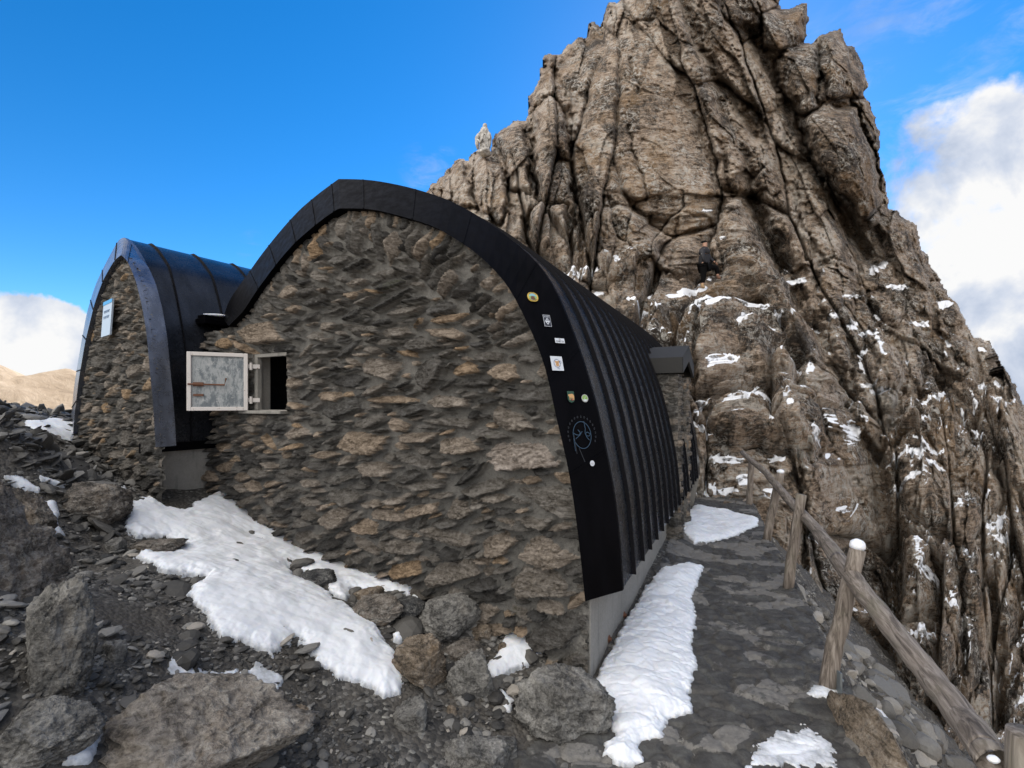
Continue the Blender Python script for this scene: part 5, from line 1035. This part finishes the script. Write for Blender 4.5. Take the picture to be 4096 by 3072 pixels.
WHT = col('sticker_white', (.52, .56, .62)); YEL = col('sticker_yellow', (.45, .32, .05)); SKY_ = col('sticker_sky', (.18, .36, .42)); GRN = col('sticker_green', (.20, .33, .08)); BRN = col('sticker_brown', (.10, .035, .015)); BLK = col('sticker_black', (.02, .02, .03)); GRY = col('sticker_grey', (.40, .40, .42)); DGR = col('sticker_dark_green', (.012, .05, .03)); NVY = col('sticker_navy', (.03, .05, .14)); PCH = col('sticker_peach', (.48, .28, .12))
r_, fr_, m_ = stk('sticker', 'round yellow sticker with a brown bluff under a blue sky, topmost on the black rim', 1150, 643)
flat(ell(12.5*m_, 12.3*m_, p=.85), *fr_, 0, .002).build('backing', YEL, r_); flat(ell(9*m_, 8.8*m_), *fr_, .002, .003).build('sky_disc', SKY_, r_)
flat([(-9*m_, 0), (-5*m_, 2*m_), (0, 1*m_), (5*m_, 2*m_), (9*m_, 0), (7*m_, -5*m_), (3*m_, -8*m_), (-3*m_, -8*m_), (-7*m_, -5*m_)], *fr_, .003, .0036).build('meadow', GRN, r_); flat([(-6*m_, -6*m_), (-4*m_, 1*m_), (0, 2*m_), (3.5*m_, 1*m_), (4*m_, -3*m_), (6*m_, -7*m_), (0, -8.5*m_)], *fr_, .0036, .0042).build('bluff', BRN, r_)
b = MB()
for k in range(8): a = R(40+k*14); b2 = flat(rect(-.7*m_, .7*m_, 9.8*m_, 11.6*m_), fr_[0], fr_[1]*math.cos(a-R(90))+fr_[2]*math.sin(a-R(90)), fr_[2]*math.cos(a-R(90))-fr_[1]*math.sin(a-R(90)), fr_[3], .002, .0026); b.add(b2.v, b2.f)
b.build('rim_lettering', BRN, r_); b = MB()
for k in range(9): a = R(215+k*14); b2 = flat(rect(-.7*m_, .7*m_, 9.8*m_, 11.6*m_), fr_[0], fr_[1]*math.cos(a-R(90))+fr_[2]*math.sin(a-R(90)), fr_[2]*math.cos(a-R(90))-fr_[1]*math.sin(a-R(90)), fr_[3], .002, .0026); b.add(b2.v, b2.f)
b.build('rim_lettering', BRN, r_)
r_, fr_, m_ = stk('sticker', 'black sticker with white outline reading JO SOC above a striped diamond crest', 1181, 694)
flat(rect(-8.6*m_, 8.6*m_, -14*m_, 14*m_), *fr_, 0, .0015).build('backing', WHT, r_); flat(rect(-7.8*m_, 7.8*m_, -13.2*m_, 13.2*m_), *fr_, .0015, .0022).build('panel', BLK, r_); text('JO SOC', fr_[0]+fr_[2]*9.6*m_, *fr_[1:], .003, 5.2*m_, WHT, r_, width=12*m_)
flat([(0, 7*m_), (6*m_, -1.5*m_), (0, -10*m_), (-6*m_, -1.5*m_)], *fr_, .0022, .003).build('diamond', WHT, r_)
b = MB()
for k in (-3, -1, 1, 3): b2 = flat(rect((k-.45)*m_, (k+.45)*m_, -1*m_, (5.6-abs(k)*1.3)*m_), *fr_, .003, .0036); b.add(b2.v, b2.f)
b2 = flat(ell(1.6*m_, 1.6*m_, 12, 0, -5*m_), *fr_, .003, .0036); b.add(b2.v, b2.f); b.build('crest_stripes', BLK, r_)
r_, fr_, m_ = stk('sticker', 'small white rectangular sticker reading ZUMITZA', 1208, 737)
flat(rect(-12*m_, 12*m_, -5.6*m_, 5.6*m_), *fr_, 0, .0015).build('backing', WHT, r_); text('ZUMITZA', fr_[0]-fr_[2]*2*m_, *fr_[1:], .0025, 5*m_, BLK, r_, width=20*m_); ring(2*m_, 2*m_, .6*m_, *fr_, .0025, 16, cy=2.6*m_).build('emblem', RUST, r_)
r_, fr_, m_ = stk('sticker', 'large white square sticker with a spiky haired peach face', 1202, 786)
flat(rect(-15*m_, 15*m_, -16.5*m_, 16.5*m_), *fr_, 0, .0015).build('backing', WHT, r_)
sp = []
for k in range(44): a = 2*math.pi*k/44; q_ = 9.2 if k % 2 else 7.4; sp.append((q_*m_*math.cos(a)*1.0, q_*m_*math.sin(a)*1.15))
flat(sp, *fr_, .0015, .0022).build('hair', NVY, r_); flat(ell(7.2*m_, 8.3*m_), *fr_, .0022, .0026).build('hair_fill', WHT, r_)
flat([(-5*m_, 6*m_), (0, 4.6*m_), (5*m_, 6.5*m_), (5.5*m_, 3*m_), (4*m_, 0), (5*m_, -5*m_), (0, -7.5*m_), (-4.5*m_, -5*m_), (-3.6*m_, 0), (-5.5*m_, 3*m_)], *fr_, .0026, .0032).build('face', PCH, r_)
b = MB()
for pq in (rect(-3.5*m_, -1*m_, 2.6*m_, 3.3*m_), rect(1*m_, 3.8*m_, 3*m_, 3.7*m_), rect(-.6*m_, .5*m_, -1*m_, 1.6*m_), rect(-2.2*m_, 2.2*m_, -4*m_, -3.4*m_)): b2 = flat(pq, *fr_, .0032, .0037); b.add(b2.v, b2.f)
b.build('face_lines', BRN, r_); ring(2.6*m_, 3.4*m_, .7*m_, *fr_, .003, 18, cx=8.4*m_, cy=3*m_).build('ear', NVY, r_)
b = MB()
for k in range(5): b2 = flat(rect((-1+k*1.3)*m_, (-.4+k*1.3)*m_, (-13.4+(k % 2))*m_, (-11.6+(k % 2))*m_), *fr_, .0016, .0021); b.add(b2.v, b2.f)
b.build('signature', NVY, r_)
r_, fr_, m_ = stk('sticker', 'dark green shield sticker with an orange bull like animal', 1232, 858)
flat([(-8.7*m_, 13*m_), (8.7*m_, 12.5*m_), (8.7*m_, -5*m_), (6*m_, -10.5*m_), (0, -13*m_), (-6*m_, -10.5*m_), (-8.7*m_, -5*m_)], *fr_, 0, .0015).build('shield', DGR, r_)
flat([(-7*m_, 3*m_), (-6*m_, 6*m_), (-3*m_, 6*m_), (3*m_, 7*m_), (7*m_, 5*m_), (8*m_, 0), (7*m_, -7*m_), (5.4*m_, -7*m_), (5*m_, -2*m_), (3*m_, -2.4*m_), (2.6*m_, -7*m_), (1*m_, -7*m_), (.6*m_, -1.6*m_), (-2*m_, -1.6*m_), (-2.6*m_, -7*m_), (-4.2*m_, -7*m_), (-4.6*m_, 0)], *fr_, .0015, .0024).build('animal', PCH, r_)
flat(rect(.5*m_, 4*m_, -7.6*m_, -5.6*m_), *fr_, .0024, .003).build('red_mark', col('sticker_red', (.35, .03, .03)), r_)
r_, fr_, m_ = stk('sticker', 'round green and white sticker beside the dark green shield sticker', 1262, 861)
flat(ell(8.4*m_, 8.6*m_), *fr_, 0, .0015).build('backing', GRY, r_); flat(ell(7*m_, 7.2*m_), *fr_, .0015, .0022).build('green_disc', GRN, r_); flat([(-5.8*m_, -2.5*m_), (5.8*m_, -2.5*m_), (4*m_, -5.6*m_), (0, -7*m_), (-4*m_, -5.6*m_)], *fr_, .0022, .0028).build('white_foot', WHT, r_); flat([(-2.6*m_, -2*m_), (-1.8*m_, -2*m_), (2.4*m_, 4*m_), (1.5*m_, 4*m_)], *fr_, .0028, .0032).build('stroke', WHT, r_)
r_, fr_, m_ = stk('sticker', 'lowest small round white sticker with a grey band across it', 1278, 1001)
flat(ell(6*m_, 6.1*m_), *fr_, 0, .0015).build('backing', WHT, r_); flat(rect(-4.5*m_, 4.5*m_, -.5*m_, .9*m_), *fr_, .0015, .0022).build('band', GRY, r_); flat(rect(-2.5*m_, 2.5*m_, -2.6*m_, -1.8*m_), *fr_, .0015, .0022).build('small_line', GRY, r_)
# scratched blue chalk face with a halo of small leaves
CHK = col('blue_chalk', (.016, .045, .085)); CH2 = col('faint_chalk', (.018, .021, .028))
o, rt, up, n = fascia_at(1256, 940); o = o+n*.009; m_ = o[1]/1000
ch = tag(empty('chalk_drawing', tuple(o)), 'blue chalk drawing of a face with a halo of leaves on the black rim', 'drawing')
ring(24*m_, 30*m_, 1.5*m_, o, rt, up, n, 0, 44).build('face_outline', CHK, ch)
def stroke(pts, w_, mat, nm):
    b = MB()
    for (x0, y0), (x1, y1) in zip(pts[:-1], pts[1:]):
        dx, dy = x1-x0, y1-y0; L_ = math.hypot(dx, dy)+1e-9; nx_, ny_ = -dy/L_*w_/2, dx/L_*w_/2
        k = len(b.v); b.v += [tuple(o+rt*(x*m_)+up*(y*m_)) for x, y in ((x0-nx_, y0-ny_), (x1-nx_, y1-ny_), (x1+nx_, y1+ny_), (x0+nx_, y0+ny_))]; b.f.append((k, k+1, k+2, k+3))
    b.build(nm, mat, ch)
stroke([(-24, 6), (-16, 1), (-8, 0), (-4, 5), (-10, 12)], 1.6, CHK, 'left_eye_line'); stroke([(-18, -8), (-6, 0), (1, 8)], 1.4, CHK, 'cheek_line'); stroke([(8, 30), (10, 14), (8, 4), (12, -6), (18, -12)], 1.5, CHK, 'nose_line'); stroke([(9, 3), (14, 6), (22, 2), (18, -3), (11, -2), (9, 3)], 1.4, CHK, 'right_eye_line'); stroke([(-23.5, 4), (-22, -34)], 1.2, CHK, 'neck_line'); stroke([(-21.5, 2), (-19, -40)], 1., CH2, 'neck_line'); stroke([(-12, -28), (-4, -50), (-1, -58)], 1.1, CH2, 'neck_line')
b = MB()
for k in range(17):
    a = R(-25+k*14.0); b2 = ring(1.6*m_, 2.6*m_, .8*m_, o, rt, up, n, 0, 10, cx=36*m_*math.cos(a), cy=38*m_*math.sin(a)+2*m_); b.add(b2.v, b2.f)
b.build('halo_leaf', CH2, ch)
